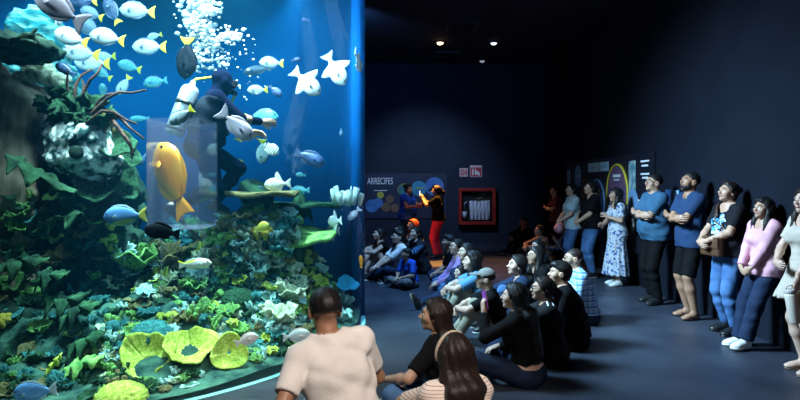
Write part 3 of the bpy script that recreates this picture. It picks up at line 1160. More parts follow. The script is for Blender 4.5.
        if f > 1.12:
            fs.append(f_sph(b.waist + b.fwd * 0.05 * s - d1 * 0.03 * s, 0.130 * s * f + loose))
        return f_smin(fs, 0.05 * s)

    def neckf(b):
        s = b.s
        r = (0.050 if b.fem else 0.058) * s * (0.85 + 0.15 * b.fat)
        return f_cone(b.neck - b.d2 * 0.03 * s, b.HC + b.HM @ vec(0, -0.022, -0.05) * s, r * 1.1, r * 0.98)

    def arm(b, k, t=0.0, part=2.0):
        """part: 1 = upper arm only, 2 = to the wrist"""
        s, f = b.s, 0.55 + 0.45 * b.fat
        if b.fem: f *= 0.92
        a, e, w = b.sh[k], b.elbow[k], b.wrist[k]
        fs = [f_cone(a, e, 0.052 * s * f + t, 0.040 * s * f + t)]
        if part > 1:
            m = e + (w - e) * 0.3
            fs += [f_cone(e, m, 0.039 * s * f + t, 0.042 * s * f + t), f_cone(m, w, 0.042 * s * f + t, 0.027 * s * f + t)]
        return f_smin(fs, 0.02 * s)

    def leg(b, k, t=0.0, part=2.0):
        s, f = b.s, 0.6 + 0.4 * b.fat
        h, n, a = b.hip[k], b.knee[k], b.ankle[k]
        fs = [f_cone(h, n, 0.088 * s * f + t, 0.056 * s * f + t)]
        if part > 1:
            m = n + (a - n) * 0.33
            fs += [f_cone(n, m, 0.054 * s * f + t, 0.056 * s * f + t), f_cone(m, a, 0.056 * s * f + t, 0.036 * s * f + t)]
        return f_smin(fs, 0.03 * s)

    def foot(b, k, t=0.0):
        s = b.s
        a, d = b.ankle[k], b.toe[k]
        up = vec(0, 0, 1) if abs(d[2]) < 0.8 else unit(b.knee[k] - a)
        lo = a - up * 0.045 * s
        return f_smin([f_cone(lo - d * 0.03 * s, lo + d * 0.10 * s, 0.034 * s + t, 0.036 * s + t), f_cone(a, lo + d * 0.07 * s, 0.035 * s + t, 0.03 * s + t),
                       f_ell(lo + d * 0.135 * s - up * 0.008 * s, vec(0.042, 0.05, 0.024) * s + t, np.stack([unit(np.cross(d, up)), d, unit(np.cross(np.cross(d, up), d))], 1))], 0.03 * s)

    def hand(b, k):
        s = b.s * (0.95 if b.fem else 1.03)
        w, d, n = b.wrist[k], b.hdir[k], b.palm[k]
        side = np.cross(d, n) * (1 if k == 'l' else -1)      # towards the thumb
        c = b.curl
        M = np.stack([side, d, n], 1)
        fs = [f_ell(w + d * 0.050 * s, vec(0.041, 0.056, 0.018) * s, M), f_cone(w - d * 0.03 * s, w + d * 0.02 * s, 0.026 * s, 0.024 * s)]
        palm = f_smin(fs, 0.02 * s)
        fin = []
        for x, L, o in ((0.030, 0.070, 0.088), (0.010, 0.080, 0.094), (-0.010, 0.074, 0.091), (-0.029, 0.058, 0.082)):
            p0 = w + (d * o + side * x) * s
            ang = c * 0.9
            for q, (fr, r0, r1) in enumerate(((0.45, 0.0095, 0.009), (0.32, 0.009, 0.0082), (0.23, 0.0082, 0.007))):
                p1 = p0 + (d * math.cos(ang) + n * math.sin(ang) + side * x * 0.8) * L * fr * s
                fin.append(f_cone(p0, p1, r0 * s, r1 * s))
                p0 = p1
                ang += c * 0.9
        t0 = w + (d * 0.028 + side * 0.026 + n * 0.006) * s
        t1 = t0 + (d * 0.030 + side * 0.026 + n * 0.016) * s
        t2 = t1 + (d * 0.034 + side * 0.006 + n * 0.018 * (0.5 + c)) * s
        fin += [f_cone(t0, t1, 0.014 * s, 0.0105 * s), f_cone(t1, t2, 0.0105 * s, 0.008 * s)]
        return f_smin([palm] + [f_min(fin)], 0.008 * s)

    def headf(b, face=True):
        s = b.s
        hd = lambda p: b.HC + b.HM @ (vec(*p) * s)
        E = lambda p, r: f_ell(hd(p), vec(*r) * s, b.HM)
        C = lambda p, q, r0, r1: f_cone(hd(p), hd(q), r0 * s, r1 * s)
        jw = 0.9 if b.fem else 1.0
        ck = 0.9 + 0.1 * b.fat
        a = f_smin([E((0, -0.018, 0.032), (0.074, 0.094, 0.084)), E((0, 0.022, -0.015), (0.062 * ck, 0.070, 0.084)), E((0, 0.034, -0.072), (0.046 * jw * ck, 0.046, 0.036)),
                    f_sph(hd((0, 0.066, -0.094)), 0.019 * s), f_sph(hd((0.038, 0.052, -0.022)), 0.030 * s), f_sph(hd((-0.038, 0.052, -0.022)), 0.030 * s),
                    C((-0.032, 0.082, 0.024), (0.032, 0.082, 0.024), 0.011, 0.011)], 0.022 * s)
        for sg in (-1, 1):
            so = f_sph(hd((sg * 0.031, 0.103, 0.002)), 0.019 * s)
            a = (lambda a, so: lambda P: -f_smin([lambda Q: -a(Q), so], 0.012 * s)(P))(a, so)
        fs = [a, f_smin([C((0, 0.088, 0.008), (0, 0.110, -0.026), 0.008, 0.012), f_sph(hd((0.011, 0.100, -0.030)), 0.009 * s), f_sph(hd((-0.011, 0.100, -0.030)), 0.009 * s)], 0.008 * s),
              E((0, 0.090, -0.052), (0.022, 0.011, 0.006)), E((0, 0.089, -0.062), (0.020, 0.011, 0.0065))]
        h = f_smin(fs, 0.007 * s)
        for sg in (-1, 1):
            ear = f_sub(E((sg * 0.080, -0.010, -0.008), (0.013, 0.026, 0.034)), E((sg * 0.094, -0.004, -0.006), (0.009, 0.012, 0.018)))
            h = f_smin([h, ear], 0.006 * s)
        return h

    def bounds(b, pad=0.2):
        pts = np.array([b.P, b.waist, b.chest, b.neck, b.HC, *b.sh.values(), *b.elbow.values(), *b.wrist.values(), *b.knee.values(), *b.ankle.values(), *b.hip.values()])
        return pts.min(0) - pad * b.s, pts.max(0) + pad * b.s


def poly_near(f, pts, pad, h):
    pts = np.array(pts)
    return polygonise(f, pts.min(0) - pad, pts.max(0) + pad, h)


def join_vf(parts):
    V, F, n = [], [], 0
    for v, f in parts:
        if len(v) == 0: continue
        V.append(v); F.append(f + n); n += len(v)
    return np.concatenate(V), np.concatenate(F)


def make_person(label, loc, yaw, body, skin='tan', top=None, bottom=None, shoes=None, hair=None, group=None, h=0.014, extra=(), lips=True, name='person', cat='person'):
    """top = (kind, sleeve 0..2, hem along the spine in metres above the pelvis, material, looseness)
    bottom = (kind, material, length 0..2 along the leg); shoes = (material, sole material or None); hair = (style, material, ...)"""
    b = body
    s = b.s
    root = empty(name, loc, R(yaw))
    tag(root, label, cat, group)
    torso, neck = b.torso(), b.neckf()
    legs = [b.leg('l'), b.leg('r')]
    arms = [b.arm('l'), b.arm('r')]
    feet = [b.foot('l'), b.foot('r')]
    head = b.headf()
    core = f_smin([torso, f_min(legs)], 0.05 * s)
    core = f_smin([core, f_min(arms)], 0.018 * s)
    core = f_smin([core, f_min(feet)], 0.02 * s)
    trunk = f_smin([core, neck], 0.03 * s)
    hn = f_smin([head, neck], 0.03 * s)
    mid = b.neck + (b.hb - b.neck) * 0.6
    nd_ = unit(b.HC - b.neck)
    # body below mid-neck (without hands), then head and hands at a finer step: one mesh
    body_f = f_max(trunk, f_plane(mid + nd_ * 0.01 * s, nd_))
    lo, hi = b.bounds(0.16)
    parts = [polygonise(body_f, lo, hi, h)]
    hh = min(h * 0.62, 0.0085) * (1 if h < 0.017 else 1.25)
    head_f = f_max(hn, f_plane(mid - nd_ * 0.012 * s, -nd_))
    hc = b.HC
    parts.append(polygonise(head_f, hc - vec(0.15, 0.16, 0.2) * s, hc + vec(0.15, 0.16, 0.16) * s, hh))
    for k in 'lr':
        w = b.wrist[k]
        parts.append(poly_near(b.hand(k), [w - b.hdir[k] * 0.03 * s, w + b.hdir[k] * 0.15 * s], 0.075 * s, min(0.0065, hh)))
    V, F = join_vf(parts)
    # lips by place on the head
    q = ((V - b.HC) @ b.HM) / s
    lv = (np.abs(q[:, 0]) < 0.024) & (np.abs(q[:, 2] + 0.057) < 0.011) & (q[:, 1] > 0.078)
    mi = lv[F].all(axis=1).astype(np.int32)
    mesh_np('body', V, F, skin_mats(skin), root, True, mi)

    # eyes, brows
    for sg in (-1, 1):
        c = b.HC + b.HM @ (vec(sg * 0.031, 0.0772, 0.001) * s)
        bm = bmesh.new()
        bmesh.ops.create_uvsphere(bm, u_segments=12, v_segments=8, radius=0.0122 * s)
        e = from_bm('eye', bm, [m_eye_white, m_iris], root, True)
        pol = e.data.polygons
        for p in pol:
            p.material_index = 1 if p.center.z > 0.0088 * s else 0
        e.location = c
        gz = b.HM @ unit(vec(0, 1, 0.05))
        e.rotation_euler = Vector(gz).to_track_quat('Z', 'Y').to_euler()
    hm = hair[1] if hair else H_BLACK
    for sg in (-1, 1):
        bm = bmesh.new()
        tube(bm, [b.HC + b.HM @ (vec(sg * x, y, z) * s) for x, y, z in ((0.014, 0.092, 0.024), (0.032, 0.0905, 0.030), (0.050, 0.078, 0.025))], [0.0035 * s, 0.0042 * s, 0.002 * s], 6)
        from_bm('eyebrow', bm, hm, root, True)

    # ---- clothes
    if top:
        kind, sleeve, hem, tm, loose = top
        tf = f_smin([b.torso(loose), f_min(legs)], 0.06 * s) if hem < 0.02 and b.knee['l'][2] < b.P[2] - 0.1 else b.torso(loose)
        tf = f_off(tf, 0.014 * s)
        hp = b.P + b.d1 * hem * s
        tf = f_max(f_noise(tf, 0.011 * s, 0.12 * s, int(abs(loc[0] * 91 + loc[1] * 37)) % 997), f_plane(hp, -b.d1))
        sl = []
        for k in 'lr':
            if sleeve <= 0: continue
            a, e, w = b.sh[k], b.elbow[k], b.wrist[k]
            t = 0.011 * s + loose * 0.5
            if sleeve <= 1:
                u = unit(e - a)
                cut = a + (e - a) * sleeve
                g = f_max(b.arm(k, t, 1), f_plane(cut, u))
            else:
                u = unit(w - e)
                cut = e + (w - e) * min(sleeve - 1, 0.97)
                low = f_max(f_min([f_cone(e, w, 0.044 * s + loose * 0.4, 0.036 * s + loose * 0.3)]), f_plane(cut, u))
                g = f_smin([b.arm(k, t, 1), low], 0.02 * s)
            sl.append(g)
        if sl:
            tf = f_smin([tf, f_min(sl)], 0.02 * s)
        # neckline
        nr = {'tee': 0.072, 'polo': 0.066, 'low': 0.088, 'hood': 0.062, 'tank': 0.095}.get(kind, 0.072) * s
        tf = f_sub(tf, f_cone(b.neck + b.fwd * (0.018 if nr < 0.08 * s else 0.03) * s - b.d2 * 0.012 * s, b.HC, nr, nr * 1.35))
        V, F = polygonise(tf, lo - 0.04, hi + 0.04, h)
        mesh_np('shirt' if kind != 'dress' else 'dress', V, F, tm, root)
        if kind in ('polo', 'hood'):
            bm = bmesh.new()
            ring = []
            for i in range(13):
                a = 2 * PI * i / 12
                ring.append(b.neck + b.d2 * (0.035 - 0.03 * math.cos(a)) * s + (b.XS * math.sin(a) * 0.072 + b.fwd * (math.cos(a) * 0.072 + 0.008)) * s)
            tube(bm, ring, (0.012 if kind == 'polo' else 0.026) * s, 8, False)
            from_bm('collar' if kind == 'polo' else 'hood', bm, tm, root, True)
    if bottom:
        kind, bmz, length = bottom[:3]
        if kind == 'skirt':
            # a cloth cone round both thighs
            flare = bottom[3] if len(bottom) > 3 else 0.2
            top_p = b.P + b.d1 * 0.14 * s
            kn = (b.knee['l'] + b.knee['r']) / 2
            an = (b.ankle['l'] + b.ankle['r']) / 2
            end = kn + (an - kn) * (length - 1) if length > 1 else b.P + (kn - b.P) * length
            ax = unit(end - top_p)
            M = np.stack([b.X, unit(np.cross(ax, b.X)), -ax], 1)
            q = lambda p: (np.asarray(p) - b.P) @ M
            g = f_frame(f_cone(q(top_p) * vec(0.8, 1, 1), q(end) * vec(0.8, 1, 1), 0.112 * s * b.fat, flare * s), b.P, M, (0.8, 1, 1))
            g = f_smin([g, f_off(torso, 0.012)], 0.05)
            g = f_max(g, f_plane(end, ax), f_plane(top_p, -ax))

            def pleat(P, g=g, o=b.P, M=M):
                l = (P - o) @ M
                return g(P) + 0.010 * np.sin(np.arctan2(l[:, 1], l[:, 0]) * 14) * np.clip(-l[:, 2] * 3, 0, 1)
            V, F = polygonise(pleat, lo - 0.12, hi + 0.12, h)
            mesh_np('skirt', V, F, bmz, root)
        else:
            fl = bottom[3] if len(bottom) > 3 and bottom[3] != 'low' else 0.0      # wide legs
            lg = []
            for k in 'lr':
                hpt, n, a = b.hip[k], b.knee[k], b.ankle[k]
                if length <= 1:
                    u = unit(n - hpt)
                    g = f_max(f_cone(hpt, n, 0.10 * s, 0.082 * s + fl), f_plane(hpt + (n - hpt) * length, u))
                else:
                    u = unit(a - n)
                    g = f_smin([f_cone(hpt, n, 0.093 * s * (0.6 + 0.4 * b.fat), 0.068 * s + fl * 0.5), f_max(f_min([f_cone(n, a, 0.066 * s + fl * 0.5, 0.050 * s + fl), f_off(b.leg(k), 0.009 * s)]), f_plane(n + (a - n) * min(length - 1, 0.97), u))], 0.03 * s)
                    g = f_smin([g, f_off(b.leg(k, 0, 1), 0.010 * s)], 0.02)
                lg.append(g)
            wcut = b.P + b.d1 * (0.09 if bottom[-1] != 'low' else 0.05) * s
            lg = [f_noise(g, 0.006 * s, 0.11 * s, 5) for g in lg]
            pf = f_max(f_off(torso, 0.012 * s), f_plane(wcut, b.d1))
            pf = f_smin([pf, f_min(lg)], 0.04 * s)
            pf = f_max(pf, f_plane(b.P + b.d1 * 0.12 * s, b.d1)) if b.d1[2] > 0.7 and b.knee['l'][2] < b.P[2] + 0.05 else pf
            V, F = polygonise(pf, lo - 0.04, hi + 0.04, h)
            mesh_np('trousers' if length > 1 else 'shorts', V, F, bmz, root)
    if shoes:
        for k in 'lr':
            a, d = b.ankle[k], b.toe[k]
            up = vec(0, 0, 1) if abs(d[2]) < 0.8 else unit(b.knee[k] - a)
            sd = np.cross(d, up)
            bot = a - up * 0.083 * s
            if shoes[0] == 'sandal':
                g = f_max(f_ell(a - up * 0.078 * s + d * 0.05 * s, vec(0.050, 0.135, 0.03) * s, np.stack([sd, d, up], 1)), f_plane(a - up * 0.068 * s, up), f_plane(bot, -up))
                V, F = poly_near(g, [a + d * 0.2 * s, a - d * 0.1 * s, bot], 0.08 * s, min(h, 0.009))
                o = mesh_np('sandal', V, F, shoes[1], root)
                bm = bmesh.new()
                for sg in (-1, 1):
                    tube(bm, [a + (d * 0.135 - up * 0.045) * s, a + (d * 0.09 + sd * sg * 0.035 - up * 0.035) * s, a + (d * 0.03 + sd * sg * 0.046 - up * 0.066) * s], 0.007 * s, 6)
                from_bm('strap', bm, shoes[1], o, True)
                continue
            g = f_off(b.foot(k), 0.011 * s)
            g = f_max(g, f_plane(a + up * 0.02 * s, up), f_plane(bot, -up))
            V, F = poly_near(g, [a + d * 0.2 * s, a - d * 0.08 * s, bot, a], 0.07 * s, min(h, 0.010))
            o = mesh_np('shoe', V, F, shoes[0], root)
            if shoes[1] is not None:
                g = f_max(f_off(b.foot(k), 0.017 * s), f_plane(bot + up * 0.022 * s, up), f_plane(bot - up * 0.003, -up))
                V, F = poly_near(g, [a + d * 0.2 * s, a - d * 0.08 * s, bot], 0.07 * s, min(h, 0.010))
                if len(V): mesh_np('sole', V, F, shoes[1], o)
    if hair:
        make_hair(b, hair, root, min(h, 0.012))
    for e in extra:
        e(b, root)
    return root


def make_hair(b, hair, root, h):
    style, m = hair[0], hair[1]
    s = b.s
    hd = lambda p: b.HC + b.HM @ (vec(*p) * s)
    E = lambda p, r: f_ell(hd(p), vec(*r) * s, b.HM)
    vol = {'shaved': 0.0035, 'short': 0.013, 'crop': 0.018, 'long': 0.017, 'bun': 0.011, 'tail': 0.012, 'wavy': 0.026, 'bob': 0.022}[style]
    cap = E((0, -0.018, 0.032), (0.074 + vol, 0.094 + vol, 0.084 + vol))
    nape = E((0, -0.05, -0.03), (0.064 + vol * 0.7, 0.052 + vol * 0.7, 0.075))
    cap = f_smin([cap, nape], 0.02 * s)
    # face stays free: above the hairline, behind the ears below it
    line = f_plane(hd((0, 0.068 if style in ('short', 'shaved') else 0.062, 0.062)), b.HM @ vec(0, 0.62, -0.78))
    back = f_plane(hd((0, -0.012, 0)), b.HM @ vec(0, 1, 0.0))
    side = f_min([line, back])
    g = f_max(cap, side, f_plane(hd((0, 0, -0.022 if style in ('short', 'shaved') else -0.065 if style == 'crop' else -0.1)), b.HM @ vec(0, -0.35 if style in ('short', 'shaved') else 0, -1)))
    lo, hi = b.HC - 0.2 * s, b.HC + 0.2 * s
    if style in ('short', 'shaved', 'crop'):
        for sg in (-1, 1):
            g = f_sub(g, E((sg * 0.086, 0.0, -0.020), (0.034, 0.034, 0.046)))
    fs = [g]
    if style == 'crop':
        fs.append(E((0, 0.055, 0.090), (0.064, 0.046, 0.030)))
    if style in ('long', 'wavy', 'bob', 'tail', 'bun'):
        for sg in (-1, 1):
            fs.append(f_smin([f_cone(hd((sg * 0.026, 0.050, 0.099)), hd((sg * 0.076, 0.018, 0.02)), 0.012 * s, 0.015 * s), f_cone(hd((sg * 0.076, 0.018, 0.02)), hd((sg * 0.074, -0.03, -0.05)), 0.015 * s, 0.02 * s)], 0.02 * s))
    if style in ('long', 'wavy', 'bob'):
        L = hair[2] if len(hair) > 2 else 0.45
        wide = hair[3] if len(hair) > 3 else 0.09
        p0 = hd((0, -0.055, 0.02))
        p1 = hd((0, -0.085, -0.10))
        bk = -b.fwd
        p2 = b.neck + bk * (0.105 if L > 0.3 else 0.06) * s - b.d2 * 0.02 * s
        dn = unit(-b.d2 + vec(0, 0, -0.6))
        p3 = p2 + dn * max(L - 0.12, 0.03) * s + bk * 0.03 * s
        Mx = np.stack([b.X, b.fwd, b.d2], 1)
        q = lambda p: (np.asarray(p) - b.HC) @ Mx
        k = 0.55
        cur = []
        for a, c, ra, rb in ((p0, p1, wide, wide * 1.02), (p1, p2, wide * 1.02, wide * 1.08), (p2, p3, wide * 1.08, wide * 0.72)):
            cur.append(f_frame(f_cone(q(a) * vec(k, 1, 1), q(c) * vec(k, 1, 1), ra * k * s, rb * k * s), b.HC, Mx, (k, 1, 1)))
        fs += cur
        for sg in ((-1, 1) if (len(hair) < 5 or hair[4] == 'both') else ((1,) if hair[4] == 'r' else ((-1,) if hair[4] == 'l' else ()))):
            a = hd((sg * 0.076, -0.012, 0.0))
            c = b.neck + b.XS * sg * 0.095 * s + b.fwd * 0.05 * s + b.d2 * 0.01 * s
            e = c + b.fwd * 0.055 * s - b.d2 * min(L * 0.5, 0.2) * s
            fs += [f_cone(a, c, 0.028 * s, 0.034 * s), f_cone(c, e, 0.034 * s, 0.020 * s)]
        lo = np.minimum(lo, np.minimum(p3, p2) - 0.16 * s); hi = np.maximum(hi, np.maximum(p3, p2) + 0.16 * s)
        lo = np.minimum(lo, b.neck - 0.28 * s); hi = np.maximum(hi, b.neck + 0.24 * s)
    if style == 'bun':
        fs.append(f_sph(hd((0, -0.125, 0.05)), 0.042 * s))
    if style == 'tail':
        fs += [f_cone(hd((0, -0.11, 0.03)), hd((0, -0.165, -0.03)), 0.028 * s, 0.036 * s), f_cone(hd((0, -0.165, -0.03)), hd((0, -0.15, -0.24)), 0.036 * s, 0.014 * s)]
        lo = lo - vec(0.05, 0.05, 0.1) * s; hi = hi + 0.05 * s
    g = f_smin(fs, 0.03 * s)
    # keep the face clear
    fc = f_cone(hd((0, 0.105, 0.02)), hd((0, 0.1, -0.11)), 0.047 * s, 0.05 * s)
    g = f_sub(g, fc)
    amp = {'shaved': 0.0, 'short': 0.002, 'wavy': 0.010, 'bob': 0.005}.get(style, 0.004)
    if amp:
        if style == 'wavy':
            g = f_noise(g, amp, 0.05, 3)
        else:
            o, M = b.HC, b.HM

            def strands(P, g=g):
                l = (P - o) @ M
                return g(P) + amp * np.sin(np.arctan2(l[:, 0], -l[:, 1] + 0.02) * 17 + 5 * np.sin(l[:, 2] * 9)) * 0.8
            g = strands
    V, F = polygonise(g, lo, hi, h)
    if len(V):
        mesh_np('hair', V, F, m, root)


# ---- small worn pieces, given to make_person as extra
m_lens = mat('dark_frame_plastic', (0.012, 0.012, 0.014), rough=0.3)


def glasses(b, root):
    s = b.s
    hd = lambda p: b.HC + b.HM @ (vec(*p) * s)
    bm = bmesh.new()
    for sg in (-1, 1):
        ring = [hd((sg * 0.033 + 0.024 * math.cos(a), 0.104, -0.001 + 0.018 * math.sin(a))) for a in [2 * PI * i / 14 for i in range(15)]]
        tube(bm, ring, 0.0026 * s, 6, False)
        tube(bm, [hd((sg * 0.057, 0.103, 0.004)), hd((sg * 0.079, 0.05, 0.006)), hd((sg * 0.081, -0.012, 0.004))], 0.0026 * s, 6)
    tube(bm, [hd((-0.010, 0.105, 0.004)), hd((0.010, 0.105, 0.004))], 0.0026 * s, 6)
    from_bm('glasses', bm, m_lens, root, True)


def beard(m):
    def f(b, root):
        s = b.s
        hd = lambda p: b.HC + b.HM @ (vec(*p) * s)
        E = lambda p, r: f_ell(hd(p), vec(*r) * s, b.HM)
        g = f_smin([E((0, 0.038, -0.078), (0.056, 0.054, 0.040)), E((0.05, 0.02, -0.05), (0.016, 0.03, 0.045)), E((-0.05, 0.02, -0.05), (0.016, 0.03, 0.045)), E((0, 0.086, -0.041), (0.028, 0.012, 0.006))], 0.015 * s)
        g = f_sub(g, E((0, 0.1, -0.056), (0.024, 0.03, 0.010)))
        g = f_max(g, f_plane(hd((0, 0, -0.036)), b.HM @ vec(0, 0.3, 1)))
        V, F = polygonise(g, b.HC - 0.17 * s, b.HC + 0.15 * s, 0.009)
        if len(V): mesh_np('beard', V, F, m, root)
    return f


def cap_hat(m):
    def f(b, root):
        s = b.s
        hd = lambda p: b.HC + b.HM @ (vec(*p) * s)
        E = lambda p, r: f_ell(hd(p), vec(*r) * s, b.HM)
        crown = f_max(E((0, -0.018, 0.036), (0.090, 0.110, 0.100)), f_plane(hd((0, 0, 0.040)), b.HM @ vec(0, -0.25, -1)))
        V, F = polygonise(crown, b.HC - 0.2 * s, b.HC + 0.2 * s, 0.010)
        o = mesh_np('cap', V, F, m, root)
        brim = f_max(E((0, 0.105, 0.052), (0.082, 0.085, 0.012)), f_plane(hd((0, 0.06, 0.05)), b.HM @ vec(0, -1, 0)))
        V, F = polygonise(brim, b.HC - 0.25 * s, b.HC + 0.25 * s, 0.008)
        if len(V): mesh_np('brim', V, F, m, o)
    return f


def headband(m):
    def f(b, root):
        s = b.s
        hd = lambda p: b.HC + b.HM @ (vec(*p) * s)
        bm = bmesh.new()
        pts = [hd((0.096 * math.cos(a), 0.012 - 0.01 * math.sin(a), 0.02 + 0.107 * math.sin(a))) for a in [R(-25 + 230 * i / 18) for i in range(19)]]
        tube(bm, pts, 0.011 * s, 8)
        from_bm('headband', bm, m, root, True)
    return f


# ---- poses
def standing(H=1.68, fem=False, fat=1.0, arms='folded', head=(0, 8, 0), lean=(0.0, 0.02), feet=((-0.10, 0.02), (0.10, -0.03)), **kw):
    s = H / 1.7
    z = 0.93 * s
    kw2 = dict(H=H, fem=fem, fat=fat, pelvis=(0, 0, z), lean=lean, head=head,
               foot_l=(feet[0][0] * s, feet[0][1] * s, 0.083 * s), foot_r=(feet[1][0] * s, feet[1][1] * s, 0.083 * s))
    dy = 0.04 * (fat - 1)
    if arms == 'folded':
        kw2.update(hand_l=vec(0.10, 0.235 + dy, 1.20) * s, hand_r=vec(-0.10, 0.265 + dy, 1.165) * s, elbow_l=(-0.8, 0.15, -0.9), elbow_r=(0.8, 0.15, -0.9),
                   hand_dir_l=(1, -0.25, 0.25), hand_dir_r=(-1, -0.25, 0.15), palm_l=(0, -1, 0), palm_r=(0, -1, 0), curl=0.35)
    elif arms == 'clasped':
        kw2.update(hand_l=vec(-0.055, 0.27 + dy, 0.99) * s, hand_r=vec(0.055, 0.28 + dy, 0.98) * s, elbow_l=(-1, -0.6, -0.4), elbow_r=(1, -0.6, -0.4),
                   hand_dir_l=(0.9, 0.3, -0.25), hand_dir_r=(-0.9, 0.3, -0.25), palm_l=(0, -1, 0.2), palm_r=(0, -1, 0.2), curl=0.6)
    elif arms == 'low':
        kw2.update(hand_l=vec(-0.05, 0.24 + dy, 0.80) * s, hand_r=vec(0.05, 0.25 + dy, 0.79) * s, elbow_l=(-1, -0.6, -0.4), elbow_r=(1, -0.6, -0.4),
                   hand_dir_l=(0.8, 0.3, -0.6), hand_dir_r=(-0.8, 0.3, -0.6), palm_l=(0, -1, 0.2), palm_r=(0, -1, 0.2), curl=0.7)
    elif arms == 'phone':
        kw2.update(hand_l=vec(-0.07, 0.36, 1.40) * s, hand_r=vec(0.07, 0.36, 1.40) * s, elbow_l=(-0.7, 0.2, -1), elbow_r=(0.7, 0.2, -1),
                   hand_dir_l=(0.15, 0.5, 0.9), hand_dir_r=(-0.15, 0.5, 0.9), palm_l=(1, 0, 0), palm_r=(-1, 0, 0), curl=0.7)
    elif arms == 'chest':
        kw2.update(hand_l=vec(-0.10, 0.33, 1.16) * s, hand_r=vec(0.05, 0.34, 1.15) * s, elbow_l=(-1, -0.3, -1), elbow_r=(1, -0.3, -1), hand_dir_l=(0.4, 0.6, 0.6), hand_dir_r=(-0.4, 0.6, 0.6), curl=0.7)
    kw2.update(kw)
    return Body(**kw2)


def sitting(H=1.66, fem=False, fat=1.0, legs='crossed', arms='lap', head=(0, 10, 0), lean=(0.05, 0.30), **kw):
    """on the floor; legs: crossed, knees (drawn up), ahead (one stretched), side; """
    s = H / 1.7
    pz = 0.098 * s * (0.8 + 0.2 * fat)
    d = dict(H=H, fem=fem, fat=fat, pelvis=(0, 0, pz), lean=lean, head=head, curl=0.6)
    if legs == 'crossed':
        d.update(foot_l=vec(0.13, 0.30, 0.085) * s, foot_r=vec(-0.13, 0.36, 0.085) * s, knee_l=(-1, 0.45, 0.28), knee_r=(1, 0.45, 0.28), toe_l=(1, 0.1, -0.1), toe_r=(-1, 0.1, -0.1))
    elif legs == 'knees':
        d.update(foot_l=vec(-0.11, 0.47, 0.083) * s, foot_r=vec(0.11, 0.50, 0.083) * s, knee_l=(-0.15, 0.4, 1), knee_r=(0.15, 0.4, 1), toe_l=(-0.1, 1, 0), toe_r=(0.1, 1, 0))
    elif legs == 'ahead':
        d.update(foot_l=vec(-0.10, 0.80, 0.075) * s, foot_r=vec(0.12, 0.46, 0.083) * s, knee_l=(-0.1, 0.1, 1), knee_r=(0.25, 0.3, 1), toe_l=(-0.2, 0.5, 0.9), toe_r=(0.1, 1, 0))
    elif legs == 'low':
        d.update(foot_l=vec(0.05, 0.50, 0.085) * s, foot_r=vec(-0.12, 0.40, 0.085) * s, knee_l=(-1, 0.3, 0.5), knee_r=(1, 0.3, 0.45), toe_l=(0.7, 0.7, -0.1), toe_r=(-1, 0.2, -0.1))
    elif legs == 'kneel':
        pz2 = 0.30 * s
        d.update(pelvis=(0, 0, pz2), foot_l=vec(-0.11, -0.12, 0.10) * s, foot_r=vec(0.11, -0.12, 0.10) * s, knee_l=(-0.25, 1, -0.25), knee_r=(0.25, 1, -0.25), toe_l=(0, -0.4, -0.9), toe_r=(0, -0.4, -0.9))
    if arms == 'lap':
        d.update(hand_l=vec(-0.07, 0.31, 0.25) * s, hand_r=vec(0.07, 0.33, 0.24) * s, hand_dir_l=(0.7, 0.7, -0.2), hand_dir_r=(-0.7, 0.7, -0.2), palm_l=(0, 0, -1), palm_r=(0, 0, -1), elbow_l=(-1, -0.5, -0.3), elbow_r=(1, -0.5, -0.3))
    elif arms == 'knees':
        d.update(hand_l=vec(-0.02, 0.44, 0.40) * s, hand_r=vec(0.03, 0.46, 0.39) * s, hand_dir_l=(0.9, 0.4, -0.2), hand_dir_r=(-0.9, 0.4, -0.2), palm_l=(0, -1, 0), palm_r=(0, -1, 0), elbow_l=(-1, -0.2, 0), elbow_r=(1, -0.2, 0))
    elif arms == 'prop_r':
        d.update(hand_r=vec(0.34, -0.16, 0.04) * s, hand_dir_r=(0.5, -0.6, -0.05), palm_r=(0, 0, -1), elbow_r=(0.4, -1, 0.2), hand_l=vec(-0.10, 0.32, 0.26) * s, hand_dir_l=(0.5, 0.8, -0.2), palm_l=(0, 0, -1))
    elif arms == 'prop_l':
        d.update(hand_l=vec(-0.34, -0.16, 0.04) * s, hand_dir_l=(-0.5, -0.6, -0.05), palm_l=(0, 0, -1), elbow_l=(-0.4, -1, 0.2), hand_r=vec(0.10, 0.32, 0.26) * s, hand_dir_r=(-0.5, 0.8, -0.2), palm_r=(0, 0, -1))
    elif arms == 'phone_l':
        d.update(hand_l=vec(-0.10, 0.36, 0.60) * s, hand_dir_l=(0.2, 0.25, 1), palm_l=(0.6, -0.6, 0), elbow_l=(-0.8, 0.1, -1), hand_r=vec(0.10, 0.30, 0.26) * s, hand_dir_r=(-0.7, 0.7, -0.2), palm_r=(0, 0, -1))
    d.update(kw)
    return Body(**d)
# ------------------------------------------------------------------ the visitors
def base(px, d):
    return ((px - 405) * d / FPX, d, 0.0)


def pattern_mat(name, build, rough=0.85):
    if name in MATS: return MATS[name]
    m = bpy.data.materials.new(name)
    m.use_nodes = True
    nt = m.node_tree
    b = nt.nodes['Principled BSDF']
    b.inputs['Roughness'].default_value = rough
    b.inputs['Specular IOR Level'].default_value = 0.2
    tc = nd(nt, 'ShaderNodeTexCoord')
    out = build(nt, tc.outputs['Object'])
    nt.links.new(out, b.inputs['Base Color'])
    MATS[name] = m
    return m


def mixc(nt, fac, c1, c2):
    mx = nd(nt, 'ShaderNodeMix', data_type='RGBA')
    nt.links.new(fac, mx.inputs['Factor'])
    for i, c in (('A', c1), ('B', c2)):
        sock = [x for x in mx.inputs if x.name == i and x.type == 'RGBA'][0]
        if isinstance(c, tuple): sock.default_value = rgba(c)
        else: nt.links.new(c, sock)
    return [x for x in mx.outputs if x.type == 'RGBA'][0]


